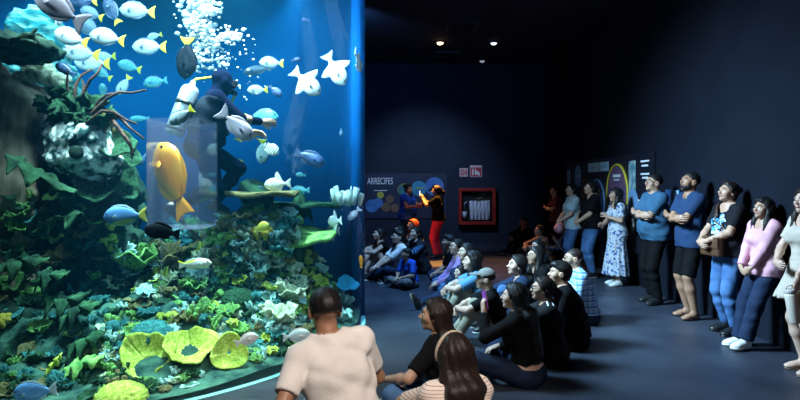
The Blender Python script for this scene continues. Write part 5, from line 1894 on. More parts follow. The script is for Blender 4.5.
def fish_parts(shape):
    if shape in FISH: return FISH[shape]
    S = SHAPES[shape]
    xs = [0.5 - BL * s for s in ST]
    bm = bmesh.new()
    N = 16
    rings = []
    fine = []
    for i in range(len(ST) - 1):
        for k in range(2):
            fine.append(i + k * 0.5)
    fine.append(len(ST) - 1)

    def ev(a, f):
        i = min(int(f), len(a) - 2)
        u = f - i
        p0, p1, p2, p3 = a[max(i - 1, 0)], a[i], a[i + 1], a[min(i + 2, len(a) - 1)]
        return 0.5 * (2 * p1 + (p2 - p0) * u + (2 * p0 - 5 * p1 + 4 * p2 - p3) * u * u + (3 * p1 - p0 - 3 * p2 + p3) * u ** 3)
    for f in fine:
        x, tp, bt = ev(xs, f), ev(S['top'], f), ev(S['bot'], f)
        h = max((tp - bt) / 2, 0.006); c = (tp + bt) / 2
        s = (0.5 - x) / BL
        w = S['th'] * min(1.0, (s / 0.22) ** 0.6 if s > 0 else 0.05) * (1 - 0.80 * max(0, (s - 0.35) / 0.65)) + 0.004
        rings.append([bm.verts.new((x, w * math.cos(a) * (abs(math.cos(a)) ** 0.15), c + h * math.sin(a))) for a in [2 * PI * k / N for k in range(N)]])
    for a, b_ in zip(rings, rings[1:]):
        for k in range(N):
            bm.faces.new((a[k], a[(k + 1) % N], b_[(k + 1) % N], b_[k]))
    bm.faces.new(list(reversed(rings[0]))); bm.faces.new(rings[-1])
    bmesh.ops.recalc_face_normals(bm, faces=bm.faces)
    out = {'body': bm}
    L, hh, notch = S['tail']
    x0 = 0.5 - BL + 0.02
    root = S['top'][-1]
    out['tail_fin'] = bm_fin([(x0, root), (x0 - L * .55, hh * .75), (x0 - L, hh), (x0 - L * .86, hh * .45), (x0 - L + (L * .9 - notch) * 0.3, 0), (x0 - L * .86, -hh * .45), (x0 - L, -hh), (x0 - L * .55, -hh * .75), (x0, -root)], 0.012)

    def edge(a, s):
        f = np.interp(s, ST, range(len(ST)))
        return ev(a, float(f))
    for nm, arr, sg in (('dorsal_fin', 'top', 1), ('anal_fin', 'bot', -1)):
        s0, s1, ht = S['dorsal' if sg > 0 else 'anal']
        base = [(0.5 - BL * s, edge(S[arr], s) - sg * 0.015) for s in np.linspace(s0, s1, 6)]
        if shape == 'trigger':
            top = [(0.5 - BL * (s1 + 0.02), base[-1][1] + sg * 0.03), (0.5 - BL * (s0 + 0.25), base[2][1] + sg * ht * 0.55), (0.5 - BL * (s0 + 0.13), base[1][1] + sg * ht), (0.5 - BL * (s0 + 0.04), base[0][1] + sg * ht * 0.6)]
        elif shape == 'angel':
            top = [(0.5 - BL * (s1 + 0.10), base[-1][1] + sg * ht * 1.3), (0.5 - BL * (s1 - 0.10), base[-1][1] + sg * ht * 1.2), (0.5 - BL * ((s0 + s1) / 2), base[3][1] + sg * ht * 0.75), (0.5 - BL * (s0 + 0.08), base[1][1] + sg * ht * 0.3)]
        else:
            top = [(0.5 - BL * (s1 + 0.02), base[-1][1] + sg * ht * .8), (0.5 - BL * (s0 + (s1 - s0) * .66), base[3][1] + sg * ht), (0.5 - BL * (s0 + (s1 - s0) * .33), base[2][1] + sg * ht), (0.5 - BL * (s0 + 0.05), base[1][1] + sg * ht * .6)]
        out[nm] = bm_fin(base + top, 0.010)
    for side in (1, -1):
        bm = bm_fin([(0, 0), (-0.05, 0.035), (-0.13, 0.03), (-0.15, -0.01), (-0.10, -0.045), (-0.03, -0.03)], 0.008)
        bmesh.ops.rotate(bm, verts=bm.verts, cent=(0, 0, 0), matrix=Matrix.Rotation(R(28) * side, 3, 'Z') @ Matrix.Rotation(R(20), 3, 'Y'))
        bmesh.ops.translate(bm, verts=bm.verts, vec=(0.5 - BL * 0.30, -side * S['th'] * 0.93, -0.03))
        out['pectoral_fin' + ('' if side > 0 else '#')] = bm
        bm = bmesh.new()
        bmesh.ops.create_uvsphere(bm, u_segments=10, v_segments=6, radius=0.022)
        for v in bm.verts: v.co.y *= 0.5
        z = edge(S['top'], 0.13) * 0.45
        bmesh.ops.translate(bm, verts=bm.verts, vec=(0.5 - BL * 0.13, side * S['th'] * 0.70, z))
        out['eye' + ('' if side > 0 else '#')] = bm
    FISH[shape] = {}
    for k, bm in out.items():
        me = bpy.data.meshes.new(k.strip('#'))
        bm.normal_update(); bm.to_mesh(me); bm.free()
        if k == 'body' or k.startswith('eye'):
            me.polygons.foreach_set('use_smooth', [True] * len(me.polygons))
        me.materials.append(M_BLACK)
        FISH[shape][k] = me
    return FISH[shape]


M_FEYE = mat('fish_eye_pupil', (0.004, 0.004, 0.006), rough=0.1)


def depth_in(px, frac):
    a = (px - 405) / FPX
    A, B, C = a * a + 1, 2 * (-a * TC[0] - TC[1]), TC[0] ** 2 + TC[1] ** 2 - 3.05 ** 2
    q = math.sqrt(max(B * B - 4 * A * C, 0))
    n, f = (-B - q) / (2 * A), (-B + q) / (2 * A)
    return n + (f - n) * frac


def fish(shape, px, py, length, deg, frac, body_m, tail_m, fin_m, label, yaw=0.0, group=None, kind='fish', parts=True, d=None, roll=0.0):
    """deg: where the nose points in the picture plane (0 = towards the hall, 180 = away from it); length in pixels at its own distance"""
    d = depth_in(px, frac) if d is None else d
    L = length * d / FPX
    t, y = R(deg), R(yaw)
    nose = Vector((math.cos(t) * math.cos(y), math.sin(y), math.sin(t) * math.cos(y)))
    up = Vector((0, 0, 1)) if abs(nose.z) < 0.93 else Vector((1, 0, 0.2))
    up = (up - nose * up.dot(nose)).normalized()
    if roll: up.rotate(Quaternion(nose, R(roll)))
    side = up.cross(nose)
    M = Matrix((nose, side, up)).transposed()
    r = empty('fish', at(px, py, d))
    r.rotation_mode = 'QUATERNION'
    r.rotation_quaternion = M.to_quaternion()
    r.scale = (L, L, L)
    tag(r, label, kind, group)
    P_ = fish_parts(shape)
    for k, me in P_.items():
        if not parts and k not in ('body', 'tail_fin', 'dorsal_fin'): continue
        o = bpy.data.objects.new(k.strip('#'), me)
        COL.objects.link(o)
        o.parent = r
        o.material_slots[0].link = 'OBJECT'
        o.material_slots[0].material = body_m if k == 'body' else tail_m if k == 'tail_fin' else M_FEYE if k.startswith('eye') else fin_m
    return r


YS = 'yellow-tailed surgeonfish in the shoal'
Y = lambda px, py, ln, deg, fr, lab, m=None, yaw=0.0, sh='surgeon', parts=True: fish(sh, px, py, ln, deg, fr, m or M_GREYBLUE, M_TAIL_Y, M_SLATE, lab, yaw, YS, parts=parts)
# the shoal of yellow tails
Y(138, 11, 38, 176, 0.30, 'grey-blue surgeonfish with yellow tail high in the open water')
Y(150, 47, 36, 180, 0.33, 'pale surgeonfish with yellow tail swimming level towards the shoal', M_PALEBLUE)
Y(72, 38, 38, 162, 0.25, 'pale blue surgeonfish with yellow tail just above the overhang tip', M_PALEBLUE)
Y(108, 38, 38, 170, 0.24, 'striped-faced surgeonfish with yellow tail in the middle of the shoal')
Y(89, 28, 34, 150, 0.45, 'dusky surgeonfish with yellow tail half behind the others', M_SLATE)
Y(82, 53, 40, 172, 0.36, 'blue surgeonfish crossing below the overhang tip', M_PALEBLUE)
Y(93, 63, 38, 178, 0.42, 'blue surgeonfish at the bottom of the shoal above the gorgonian', M_PALEBLUE)
Y(92, 14, 26, 160, 0.40, 'small dusky surgeonfish under the dark blue fish', M_SLATE)
Y(105, 57, 24, 185, 0.55, 'small faint surgeonfish with yellow tail behind the shoal', M_PALEBLUE, parts=False)
Y(103, 74, 22, 150, 0.55, 'small surgeonfish with yellow-green tail over the gorgonian tips', M_TEALF, parts=False)
Y(124, 85, 24, 238, 0.45, 'slim surgeonfish swimming nose down with its tail up', M_PALEBLUE)
Y(103, 92, 18, 100, 0.6, 'small surgeonfish with yellow tail between the gorgonian whips', M_TEALF, parts=False)
Y(130, 67, 26, 165, 0.62, 'faint teal surgeonfish with yellowish tail far back', M_TEALF, parts=False)
Y(272, 63, 26, 178, 0.35, 'pale surgeonfish with yellow tail on the hall side of the bubbles', M_PALEBLUE)
Y(262, 151, 28, 262, 0.5, 'pale blue surgeonfish hanging nose down beside the diver', M_PALEBLUE, yaw=20)
Y(261, 118, 36, 4, 0.40, 'blue-green surgeonfish with a yellow spot swimming towards the hall', M_TEALF)
Y(182, 116, 30, 215, 0.10, 'blue-grey surgeonfish with yellow tail in front of the clear box', M_GREYBLUE)
Y(112, 12, 30, 120, 0.4, 'dark blue surgeonfish turned steeply in the upper shoal', M_NAVYF)
fish('surgeon', 186, 57, 45, 266, 0.28, M_BLACK, M_TAIL_Y, M_BLACK, 'black surgeonfish nose down with bright yellow tail by the diver')
fish('pompano', 60, 9, 60, 148, 0.12, M_LAV, M_LAV, M_LAV, 'large pale pompano with grey forked tail at the top edge')
fish('surgeon', 83, 0, 32, 178, 0.35, M_NAVYF, M_TAIL_Y, M_NAVYF, 'dark blue fish cut by the top edge above the shoal')
fish('trigger', 57, 17, 24, 250, 0.3, M_WHITE, M_WHITE, M_WHITE, 'small pale triggerfish seen head on near the turquoise spire', 62)
fish('surgeon', 156, 82, 26, 190, 0.55, M_TEALF, M_TEALF, M_SLATE, 'faint blue fish hovering behind the diver tank')
fish('surgeon', 155, 36, 16, 195, 0.6, M_PALEBLUE, M_TAIL_Y, M_SLATE, 'tiny pale fish above the level surgeonfish', parts=False)
fish('wrasse', 140, 119, 22, 182, 0.6, M_TEALF, M_TEALF, M_TEALF, 'faint teal wrasse beside the clear box', parts=False)
fish('grouper', 66, 70, 24, 150, 0.3, M_NAVYF, M_NAVYF, M_NAVYF, 'dark fish nosing at the cream corals')
fish('grouper', 143, 159, 14, 240, 0.35, M_NAVYF, M_NAVYF, M_NAVYF, 'small dark fish at the lowest gorgonian tips', parts=False)
# the pale triggerfish
TG = 'white triggerfish'
fish('trigger', 306, 82, 38, 318, 0.25, M_WHITE, M_WHITE, M_WHITE, 'white triggerfish nose down, first of three near the hall side', group=TG)
fish('trigger', 335, 69, 38, 300, 0.30, M_WHITE, M_WHITE, M_WHITE, 'white triggerfish nose down, second of three with tall fins', group=TG)
fish('trigger', 358, 61, 30, 285, 0.45, M_WHITE, M_WHITE, M_WHITE, 'white triggerfish seen thin against the glass edge', 55, TG)
fish('trigger', 278, 184, 28, 184, 0.30, M_WHITE, M_WHITE, M_WHITE, 'white triggerfish over the flat table coral', group=TG)
fish('trigger', 335, 221, 25, 188, 0.30, M_WHITE, M_WHITE, M_WHITE, 'white triggerfish facing the glass beside the green table coral', 48, TG)
fish('trigger', 333, 231, 24, 186, 0.45, M_WHITE, M_WHITE, M_WHITE, 'white triggerfish just below its twin near the glass', 48, TG)
# singles
fish('pompano', 236, 125, 44, 318, 0.10, M_LAV, M_LAV, M_LAV, 'lavender pompano nose down in front of the diver arm')
fish('grouper', 309, 158, 34, 338, 0.30, M_NAVYF, M_NAVYF, M_NAVYF, 'dark blue grouper in the open water')
fish('surgeon', 258, 90, 22, 182, 0.4, M_PALEBLUE, M_TAIL_Y, M_SLATE, 'pale blue fish above the blue-green surgeonfish')
fish('surgeon', 275, 91, 17, 318, 0.3, M_NAVYF, M_NAVYF, M_NAVYF, 'small dark blue fish nose down by the bubbles')
fish('wrasse', 258, 70, 30, 190, 0.5, M_SLATE, M_SLATE, M_SLATE, 'grey wrasse passing behind the pale surgeonfish')
fish('surgeon', 306, 20, 9, 170, 0.4, M_NAVYF, M_NAVYF, M_NAVYF, 'lone tiny dark fish high in the water', parts=False)
fish('surgeon', 296, 60, 11, 10, 0.4, M_NAVYF, M_NAVYF, M_NAVYF, 'tiny dark fish above the first triggerfish', parts=False)
fish('angel', 271, 149, 18, 330, 0.35, M_SERG, M_SERG, M_WHITE, 'small silver fish with black bands')
fish('surgeon', 301, 175, 11, 175, 0.5, M_TEALF, M_TEALF, M_TEALF, 'tiny dim fish below the grouper', parts=False)
fish('grouper', 300, 191, 22, 184, 0.5, M_TEALF, M_TEALF, M_TEALF, 'dim teal fish resting just above the table corals')
fish('surgeon', 341, 132, 8, 265, 0.5, M_SLATE, M_SLATE, M_SLATE, 'tiny grey fish near the glass edge', parts=False)
fish('surgeon', 259, 188, 9, 190, 0.35, M_NAVYF, M_NAVYF, M_NAVYF, 'tiny dark fish at the white triggerfish tail', parts=False)
fish('wrasse', 238, 161, 12, 350, 0.35, M_YELLOW, M_YELLOW, M_YELLOW, 'tiny yellow fish by the diver knee', parts=False)
fish('wrasse', 238, 140, 10, 340, 0.3, M_YELLOW, M_YELLOW, M_YELLOW, 'tiny yellow fish by the diver hand', parts=False)
fish('pompano', 354, 214, 17, 225, 0.5, M_LAV, M_LAV, M_LAV, 'pinkish pale fish close to the glass edge')
fish('wrasse', 361, 262, 14, 92, 0.5, M_ORFIN, M_ORFIN, M_ORFIN, 'tiny orange fish shape added for a reflection low at the glass edge', parts=False)  # fish shape added where the glass edge carries a pinkish reflection
fish('surgeon', 126, 216, 46, 184, 0.16, M_BLUEY, M_YELLOW, M_GREYBLUE, 'blue surgeonfish with yellowish belly in the gap beside the cave')
fish('grouper', 163, 232, 38, 172, 0.05, M_BLACK, M_BLACK, M_BLACK, 'black fish over the lettuce corals')
fish('wrasse', 138, 236, 28, 182, 0.4, M_TEALF, M_TEALF, M_TEALF, 'dim teal wrasse under the blue surgeonfish')
fish('wrasse', 194, 264, 36, 4, 0.10, M_YW, M_YW, M_WHITE, 'white wrasse with yellow back over the middle slope')
fish('surgeon', 246, 340, 26, 18, 0.03, M_WHITE, M_WHITE, M_WHITE, 'white fish beside the light green cup coral', d=4.75)
fish('surgeon', 296, 336, 30, 6, 0.1, M_PALEBLUE, M_PALEBLUE, M_WHITE, 'pale fish partly behind the crouching visitor', d=5.15)
fish('surgeon', 36, 392, 48, 188, 0.03, M_BLUEF, M_PALEBLUE, M_PALEBLUE, 'bright blue fish at the bottom edge by the cave', d=4.25)
fish('angel', 262, 227, 15, 20, 0.22, M_YELLOW, M_YELLOW, M_YELLOW, 'small yellow angelfish in front of the crest boulder')

# ---- clear box and orange angelfish added in place of a screen reflected in the glass
m_box = clear_mat('clear_acrylic', (0.93, 0.95, 0.98), 0.35, 0.03, 0.05, (0.75, 0.75, 0.98))
bx = empty('reflection_box', at(173, 228, 5.35))
tag(bx, 'tall clear acrylic box added for a reflected screen, holding an orange angelfish in front of the diver', 'box')
w = 26.5 * 5.35 / FPX
hh = 110 * 5.35 / FPX
for nm, lo, hi in (('panel', (-w, -0.006, 0), (w, 0.006, hh)), ('panel', (-w, 0.50, 0), (w, 0.512, hh)), ('panel', (-w, 0.006, 0), (-w + 0.012, 0.50, hh)), ('panel', (w - 0.012, 0.006, 0), (w, 0.50, hh)), ('base', (-w, 0, -0.015), (w, 0.51, 0.0))):
    bm = bmesh.new(); box(bm, lo, hi, 0.002)
    from_bm(nm, bm, m_box, bx)
p, n = hit(173, 246)
for sx in (-1, 1):
    bm = bmesh.new()
    tube(bm, [(sx * w * 0.85, 0.25, -0.01), (sx * w * 0.85, 0.25, -0.75)], 0.014, 10)
    from_bm('leg', bm, m_box, bx)
fa = fish('damsel', 172, 179, 82, 114, 0.1, M_ORANGE, M_ORFIN, M_ORANGE, 'large orange angelfish added as the reflected screen picture, nose up inside the clear box', 12, d=5.60)

# ---- diver
M_SUIT = mat('navy_neoprene', (0.002, 0.004, 0.018), (0.003, 0.006, 0.024), rough=0.9, scale=6, spec=0.03)
dv = standing(H=1.82, fat=1.15, head=(10, -14, 0), lean=(0.16, 0.34), pelvis=(0, -0.03, 0.95), hand_l=(-0.20, 0.52, 1.12), hand_r=(0.16, 0.56, 1.20), elbow_l=(-0.7, -0.3, -1), elbow_r=(0.7, -0.3, -1),
              hand_dir_l=(0.1, 1, -0.1), hand_dir_r=(-0.1, 1, 0), foot_l=(-0.12, 0.12, 0.34), foot_r=(0.12, -0.34, 0.32), toe_l=(0, 0.9, -0.35), toe_r=(0, 0.7, -0.7))


def diver_gear(b, root):
    s = b.s
    hd = lambda p: b.HC + b.HM @ (vec(*p) * s)
    # hood with face opening, mask, regulator
    g = f_off(f_smin([b.headf(), b.neckf()], 0.03), 0.010)
    g = f_sub(g, f_cone(hd((0, 0.13, 0.02)), hd((0, 0.12, -0.06)), 0.06 * s, 0.055 * s))
    V, F = polygonise(g, b.HC - 0.25, b.HC + 0.22, 0.014)
    mesh_np('hood', V, F, M_SUIT, root)
    bm = bmesh.new()
    vs = box(bm, (-0.075, 0.075, -0.03), (0.075, 0.125, 0.045), 0.012)
    for v in bm.verts: v.co = Vector(hd(v.co))
    from_bm('mask', bm, m_lens, root)
    bm = bmesh.new()
    tube(bm, [hd((0, 0.09, -0.06)), hd((0, 0.16, -0.065))], 0.028 * s, 12)
    from_bm('regulator', bm, m_lens, root, True)
    back = b.chest - b.fwd * 0.235 * s
    t0, t1 = back - b.d2 * 0.34, back + b.d2 * 0.20
    bm = bmesh.new()
    tube(bm, [t0, t0 + b.d2 * 0.03, t1 - b.d2 * 0.06, t1 - b.d2 * 0.02, t1 + b.d2 * 0.01, t1 + b.d2 * 0.05], [0.085, 0.095, 0.095, 0.075, 0.03, 0.026], 18)
    tk = from_bm('air_tank', bm, mat('tank_silver', (0.55, 0.60, 0.66), rough=0.28, metallic=0.6), root, True)
    bm = bmesh.new()
    for q in (-0.28, 0.0):
        c = back + b.d2 * q
        tube(bm, [c - b.d2 * 0.02, c + b.d2 * 0.02], 0.10, 18)
    from_bm('strap', bm, L_BLACK, tk, True)
    bm = bmesh.new()
    pts = [t1 + b.d2 * 0.05, t1 + b.d2 * 0.10 + b.fwd * 0.05, b.neck + b.XS * -0.16 + b.d2 * 0.22, b.sh['l'] + vec(-0.10, 0.05, 0.0), b.sh['l'] + vec(-0.12, 0.12, -0.18), b.chest + b.fwd * 0.17 + b.XS * -0.12, hd((0.0, 0.15, -0.07))]
    sm = []
    for i in range(len(pts) - 1):
        p0, p1, p2, p3 = pts[max(i - 1, 0)], pts[i], pts[i + 1], pts[min(i + 2, len(pts) - 1)]
        for k in range(6):
            u = k / 6
            sm.append(0.5 * (2 * p1 + (p2 - p0) * u + (2 * p0 - 5 * p1 + 4 * p2 - p3) * u * u + (3 * p1 - p0 - 3 * p2 + p3) * u ** 3))
    sm.append(pts[-1])
    tube(bm, sm, 0.013, 8)
    from_bm('air_hose', bm, M_TAIL_Y, root, True)
    # buoyancy vest
    v = f_max(f_off(b.torso(0.02), 0.03), f_plane(b.P + b.d1 * 0.14, -b.d1), f_plane(b.neck - b.d2 * 0.05, b.d2))
    V, F = polygonise(v, b.P - 0.4, b.neck + 0.35, 0.016)
    mesh_np('vest', V, F, mat('vest_nylon', (0.006, 0.008, 0.014), (0.012, 0.016, 0.026), rough=0.9, scale=12, spec=0.05), root)
    for k in 'lr':
        a, d = b.ankle[k], b.toe[k]
        u = unit(np.cross(np.cross(d, vec(0, 0, 1)), d)); sd = np.cross(d, u)
        pts = [a + d * 0.02 + sd * 0.05, a + d * 0.20 + sd * 0.07, a + d * 0.42 + sd * 0.10, a + d * 0.46, a + d * 0.42 - sd * 0.10, a + d * 0.20 - sd * 0.07, a + d * 0.02 - sd * 0.05]
        pts = [p - u * 0.05 for p in pts]
        bm = bmesh.new()
        up_ = [bm.verts.new(p + u * 0.012) for p in pts]; dn_ = [bm.verts.new(p - u * 0.012) for p in pts]
        n = len(pts)
        bm.faces.new(up_); bm.faces.new(list(reversed(dn_)))
        for i in range(n):
            bm.faces.new((up_[i], dn_[i], dn_[(i + 1) % n], up_[(i + 1) % n]))
        from_bm('flipper', bm, L_BLACK, root)


DV = make_person('diver in navy wetsuit with silver air tank and yellow hose among bubbles', (0, 0, 0), -62, dv, skin='tan', top=('tee', 1.95, 0.02, M_SUIT, 0.006), bottom=('p', M_SUIT, 1.95), shoes=(L_BLACK, None),
                 hair=None, extra=(diver_gear,), h=0.014)
DV.location = at(205, 236, 6.25)

# ---- bubbles: nobody could count them
bm = bmesh.new()
rb = random.Random(3)
src = at(203, 78, 6.6)
proto = bmesh.new()
bmesh.ops.create_icosphere(proto, subdivisions=2, radius=1.0)
pv = [v.co.copy() for v in proto.verts]; pf = [[v.index for v in f.verts] for f in proto.faces]
V, F = [], []


def bubble(c, r):
    k = len(V)
    V.extend([(c.x + p.x * r, c.y + p.y * r, c.z + p.z * r * 0.8) for p in pv])
    F.extend([[k + i for i in f] for f in pf])


for i in range(560):          # dense plume
    t = rb.random() ** 0.8
    py = 74 - 86 * t
    mid = 203 + 6 * math.sin(t * 7) - 2 * t
    px = rb.gauss(mid, 4 + 7 * (0.4 + 0.6 * abs(math.sin(t * 5 + 1))))
    bubble(at(px, py, 6.6 + rb.gauss(0, 0.10)), rb.choice((0.008, 0.012, 0.016, 0.022, 0.03)) * (0.8 + 0.5 * t))
for i in range(90):           # stray ones towards the hall
    bubble(at(rb.gauss(230, 14), rb.uniform(25, 105), 6.5 + rb.gauss(0, 0.12)), rb.choice((0.005, 0.008, 0.012, 0.016)))
for c, n in (((232, 36), 60), ((208, 10), 120), ((196, 22), 70)):
    for i in range(n):
        bubble(at(rb.gauss(c[0], 5), rb.gauss(c[1], 3.2), 6.55 + rb.gauss(0, 0.05)), rb.uniform(0.01, 0.032))
m_bub = mat('air_bubble', (0.86, 0.95, 1.0), rough=0.12, spec=0.8)
m_bub.node_tree.nodes['Principled BSDF'].inputs['Alpha'].default_value = 0.85
bu = from_vf('bubbles', V, F, m_bub)
tag(bu, 'column of white air bubbles rising from the diver', 'bubbles', kind='stuff')
# ------------------------------------------------------------------ things on walls and ceiling, and what people carry
m_board = mat('mural_board', (0.008, 0.016, 0.05), (0.010, 0.022, 0.06), rough=0.5, scale=3)
m_wtext = mat('white_lettering', (0.80, 0.84, 0.88), rough=0.5)
BZ = BW - 0.035


def disc_on(parent, name, c, r, m, n=40, t=0.006, axis='y', ry=None):
    """thin round plate on a wall; axis: the way it faces"""
    bm = bmesh.new()
    a = [bm.verts.new((r * math.cos(2 * PI * k / n), 0, (ry or r) * math.sin(2 * PI * k / n))) for k in range(n)]
    b_ = [bm.verts.new((r * math.cos(2 * PI * k / n), -t, (ry or r) * math.sin(2 * PI * k / n))) for k in range(n)]
    bm.faces.new(a); bm.faces.new(list(reversed(b_)))
    for k in range(n):
        bm.faces.new((a[k], b_[k], b_[(k + 1) % n], a[(k + 1) % n]))
    bmesh.ops.recalc_face_normals(bm, faces=bm.faces)
    if axis == 'x':
        bmesh.ops.rotate(bm, verts=bm.verts, cent=(0, 0, 0), matrix=Matrix.Rotation(R(-90), 3, 'Z'))
    o = from_bm(name, bm, m, parent)
    o.location = c
    return o


def ring_on(parent, name, c, r, w, m, axis='y', a0=0.0, a1=2 * PI, n=56, ry=None):
    bm = bmesh.new()
    pts = []
    for k in range(n + 1):
        a = a0 + (a1 - a0) * k / n
        pts.append(Vector((r * math.cos(a), -0.006, (ry or r) * math.sin(a))) if axis == 'y' else Vector((-0.006, -r * math.cos(a), (ry or r) * math.sin(a))))
    tube(bm, pts, w, 6)
    o = from_bm(name, bm, m, parent, True)
    o.location = c
    return o


def lettering(parent, name, body, c, height, width, m, rot=(PI / 2, 0, 0)):
    cu = bpy.data.curves.new(name, 'FONT')
    cu.body = body
    cu.align_x = 'LEFT'
    cu.extrude = 0.003
    tmp = bpy.data.objects.new('lettering_source', cu)
    COL.objects.link(tmp)
    bpy.context.view_layer.update()
    me = bpy.data.meshes.new_from_object(tmp.evaluated_get(bpy.context.evaluated_depsgraph_get()))
    bpy.data.objects.remove(tmp)
    xs = [v.co.x for v in me.vertices]; ys = [v.co.y for v in me.vertices]
    sx = width / (max(xs) - min(xs)); sy = height / (max(ys) - min(ys))
    for v in me.vertices:
        v.co.x = (v.co.x - min(xs)) * sx; v.co.y = (v.co.y - min(ys)) * sy
    me.materials.clear(); me.materials.append(m)
    o = link_mesh(name, me, parent)
    o.location = c
    o.rotation_euler = rot
    return o


def bw(px, py):       # a point on the far wall, relative to the mural's centre
    return at(px, py, BZ)


# --- mural on the far wall
mural = empty('wall_mural', (0, BZ, 1.32))
tag(mural, 'dark blue reef mural with ARRECIFES lettering and round pictures on the far wall', 'mural')
L0 = Vector(mural.location)
bm = bmesh.new(); box(bm, (-2.3, 0, -0.62), (1.15, 0.034, 0.60), 0.004)
from_bm('board', bm, m_board, mural)
lettering(mural, 'lettering', 'ARRECIFES', bw(367.3, 184.3) - L0 + Vector((0, -0.004, 0)), 6.6 * BZ / FPX, 25.5 * BZ / FPX, m_wtext)
bm = bmesh.new(); a = bw(374, 190.8) - L0; b_ = bw(387, 190.2) - L0
box(bm, (a.x, -0.005, a.z), (b_.x, 0, b_.z)); from_bm('rule', bm, m_wtext, mural)
C1 = mat('mural_cyan', (0.03, 0.26, 0.42), (0.02, 0.20, 0.36), rough=0.6, scale=6)
C2 = mat('mural_blue', (0.03, 0.12, 0.40), (0.06, 0.22, 0.52), rough=0.6, scale=5)
C3 = mat('mural_yellow', (0.40, 0.42, 0.06), (0.30, 0.36, 0.05), rough=0.6)
C4 = mat('mural_rust', (0.20, 0.11, 0.06), (0.10, 0.07, 0.06), rough=0.6, scale=14)
C5 = mat('mural_teal', (0.02, 0.12, 0.16), (0.03, 0.2, 0.2), rough=0.6, scale=8)
kpx = BZ / FPX
for nm, px, py, r, m in (('picture_disc', 434.5, 186.5, 9.3, C2), ('picture_disc', 419, 188.5, 7.6, C1), ('picture_disc', 404.5, 190.5, 6.0, C5), ('picture_disc', 380.5, 195, 3.4, C3), ('picture_disc', 372, 206, 6.5, C2), ('picture_disc', 378, 203, 5.0, C2),
                         ('picture_disc', 390, 199, 4.0, C4), ('picture_disc', 386, 207, 4.6, C4), ('picture_disc', 395, 208, 4.2, C4)):
    c = bw(px, py) - L0
    disc_on(mural, nm, (c.x, -0.004 - 0.0004 * py * 0 - 0.001 * r, c.z), r * kpx, m)
c = bw(404.5, 190.5) - L0
ring_on(mural, 'ring', (c.x, -0.006, c.z), 6.6 * kpx, 0.011, C3, a0=R(20), a1=R(200))
bm = bmesh.new(); a = bw(414, 189) - L0; tube(bm, [bw(x, y) - L0 + Vector((0, -0.018, 0)) for x, y in ((414, 189.5), (418, 188), (421, 188.6), (426, 187))], [0.006, 0.02, 0.016, 0.004], 6); from_bm('fish_picture', bm, C3, mural)
bm = bmesh.new(); tube(bm, [bw(x, y) - L0 + Vector((0, -0.018, 0)) for x, y in ((427, 191), (431, 189.5), (434, 187), (438, 189), (443, 188.6))], [0.01, 0.05, 0.085, 0.05, 0.01], 6); from_bm('ray_picture', bm, m_board, mural)

# --- hose cabinet and its signs
m_redp = mat('red_enamel', (0.30, 0.018, 0.015), (0.24, 0.014, 0.012), rough=0.4, scale=4)
m_dark = mat('cabinet_inside', (0.008, 0.008, 0.01), rough=0.8)
m_hose = mat('white_canvas_hose', (0.85, 0.86, 0.88), (0.7, 0.72, 0.75), rough=0.8, scale=30, kind='wave')
x0, x1, z0, z1 = 1.45, 2.45, 0.54, 1.53
cab = empty('hose_cabinet', (1.95, BW - 0.01, z0))
tag(cab, 'red-framed fire hose cabinet with folded white hose on the far wall', 'cabinet')
W2, Hh, fr = 0.50, z1 - z0, 0.085
for lo, hi in (((-W2, -0.20, 0), (W2, 0, fr)), ((-W2, -0.20, Hh - fr), (W2, 0, Hh)), ((-W2, -0.20, fr), (-W2 + fr, 0, Hh - fr)), ((W2 - fr, -0.20, fr), (W2, 0, Hh - fr))):
    bm = bmesh.new(); box(bm, lo, hi, 0.006); from_bm('frame', bm, m_redp, cab)
bm = bmesh.new(); box(bm, (-W2 + fr, -0.03, fr), (W2 - fr, -0.005, Hh - fr)); from_bm('back_panel', bm, m_dark, cab)
bm = bmesh.new(); box(bm, (-W2 + fr, -0.192, fr), (W2 - fr, -0.186, Hh - fr)); from_bm('door_pane', bm, clear_mat('cabinet_pane', (0.9, 0.92, 0.95), 0.4), cab)
fh = empty('fire_hose', (2.03, BW - 0.10, z0 + fr))
tag(fh, 'folded white fire hose hanging inside the red cabinet', 'hose')
bm = bmesh.new()
pts = []
for k in range(11):
    x = -0.25 + 0.05 * k
    wv = 0.015 * math.sin(k * 2.1)
    ys = (0.56 + wv, 0.05) if k % 2 == 0 else (0.05, 0.56 + wv)
    for z in (ys[0], (ys[0] + ys[1]) / 2, ys[1]):
        pts.append((x + 0.012 * math.sin(z * 9), 0, z))
tube(bm, pts, 0.027, 8); from_bm('hose_folds', bm, m_hose, fh, True)
bm = bmesh.new(); tube(bm, [(-0.27, 0.02, 0.60), (0.27, 0.02, 0.60)], 0.012, 8); tube(bm, [(-0.06, -0.02, 0.55), (-0.02, -0.02, 0.62), (0.08, -0.02, 0.60)], 0.035, 8)
from_bm('rack', bm, L_BROWN, fh, True)
ex = empty('fire_extinguisher', (1.62, BW - 0.11, z0 + fr))
tag(ex, 'small dark extinguisher with pale label inside the red cabinet', 'extinguisher')
bm = bmesh.new(); lathe(bm, [(0.05, 0), (0.055, 0.03), (0.055, 0.34), (0.03, 0.40), (0.02, 0.45)], 18); from_bm('cylinder_body', bm, L_BLACK, ex, True)
bm = bmesh.new(); lathe(bm, [(0.057, 0.10), (0.057, 0.27)], 18); from_bm('paper_label', bm, m_hose, ex, True)
bm = bmesh.new(); tube(bm, [(0, 0, 0.44), (0, 0, 0.50), (0.06, -0.02, 0.53)], 0.014, 8); from_bm('valve', bm, m_wtext, ex, True)
m_signw = mat('sign_white', (0.62, 0.48, 0.50), rough=0.5)
m_signr = mat('sign_red', (0.42, 0.03, 0.06), rough=0.5)
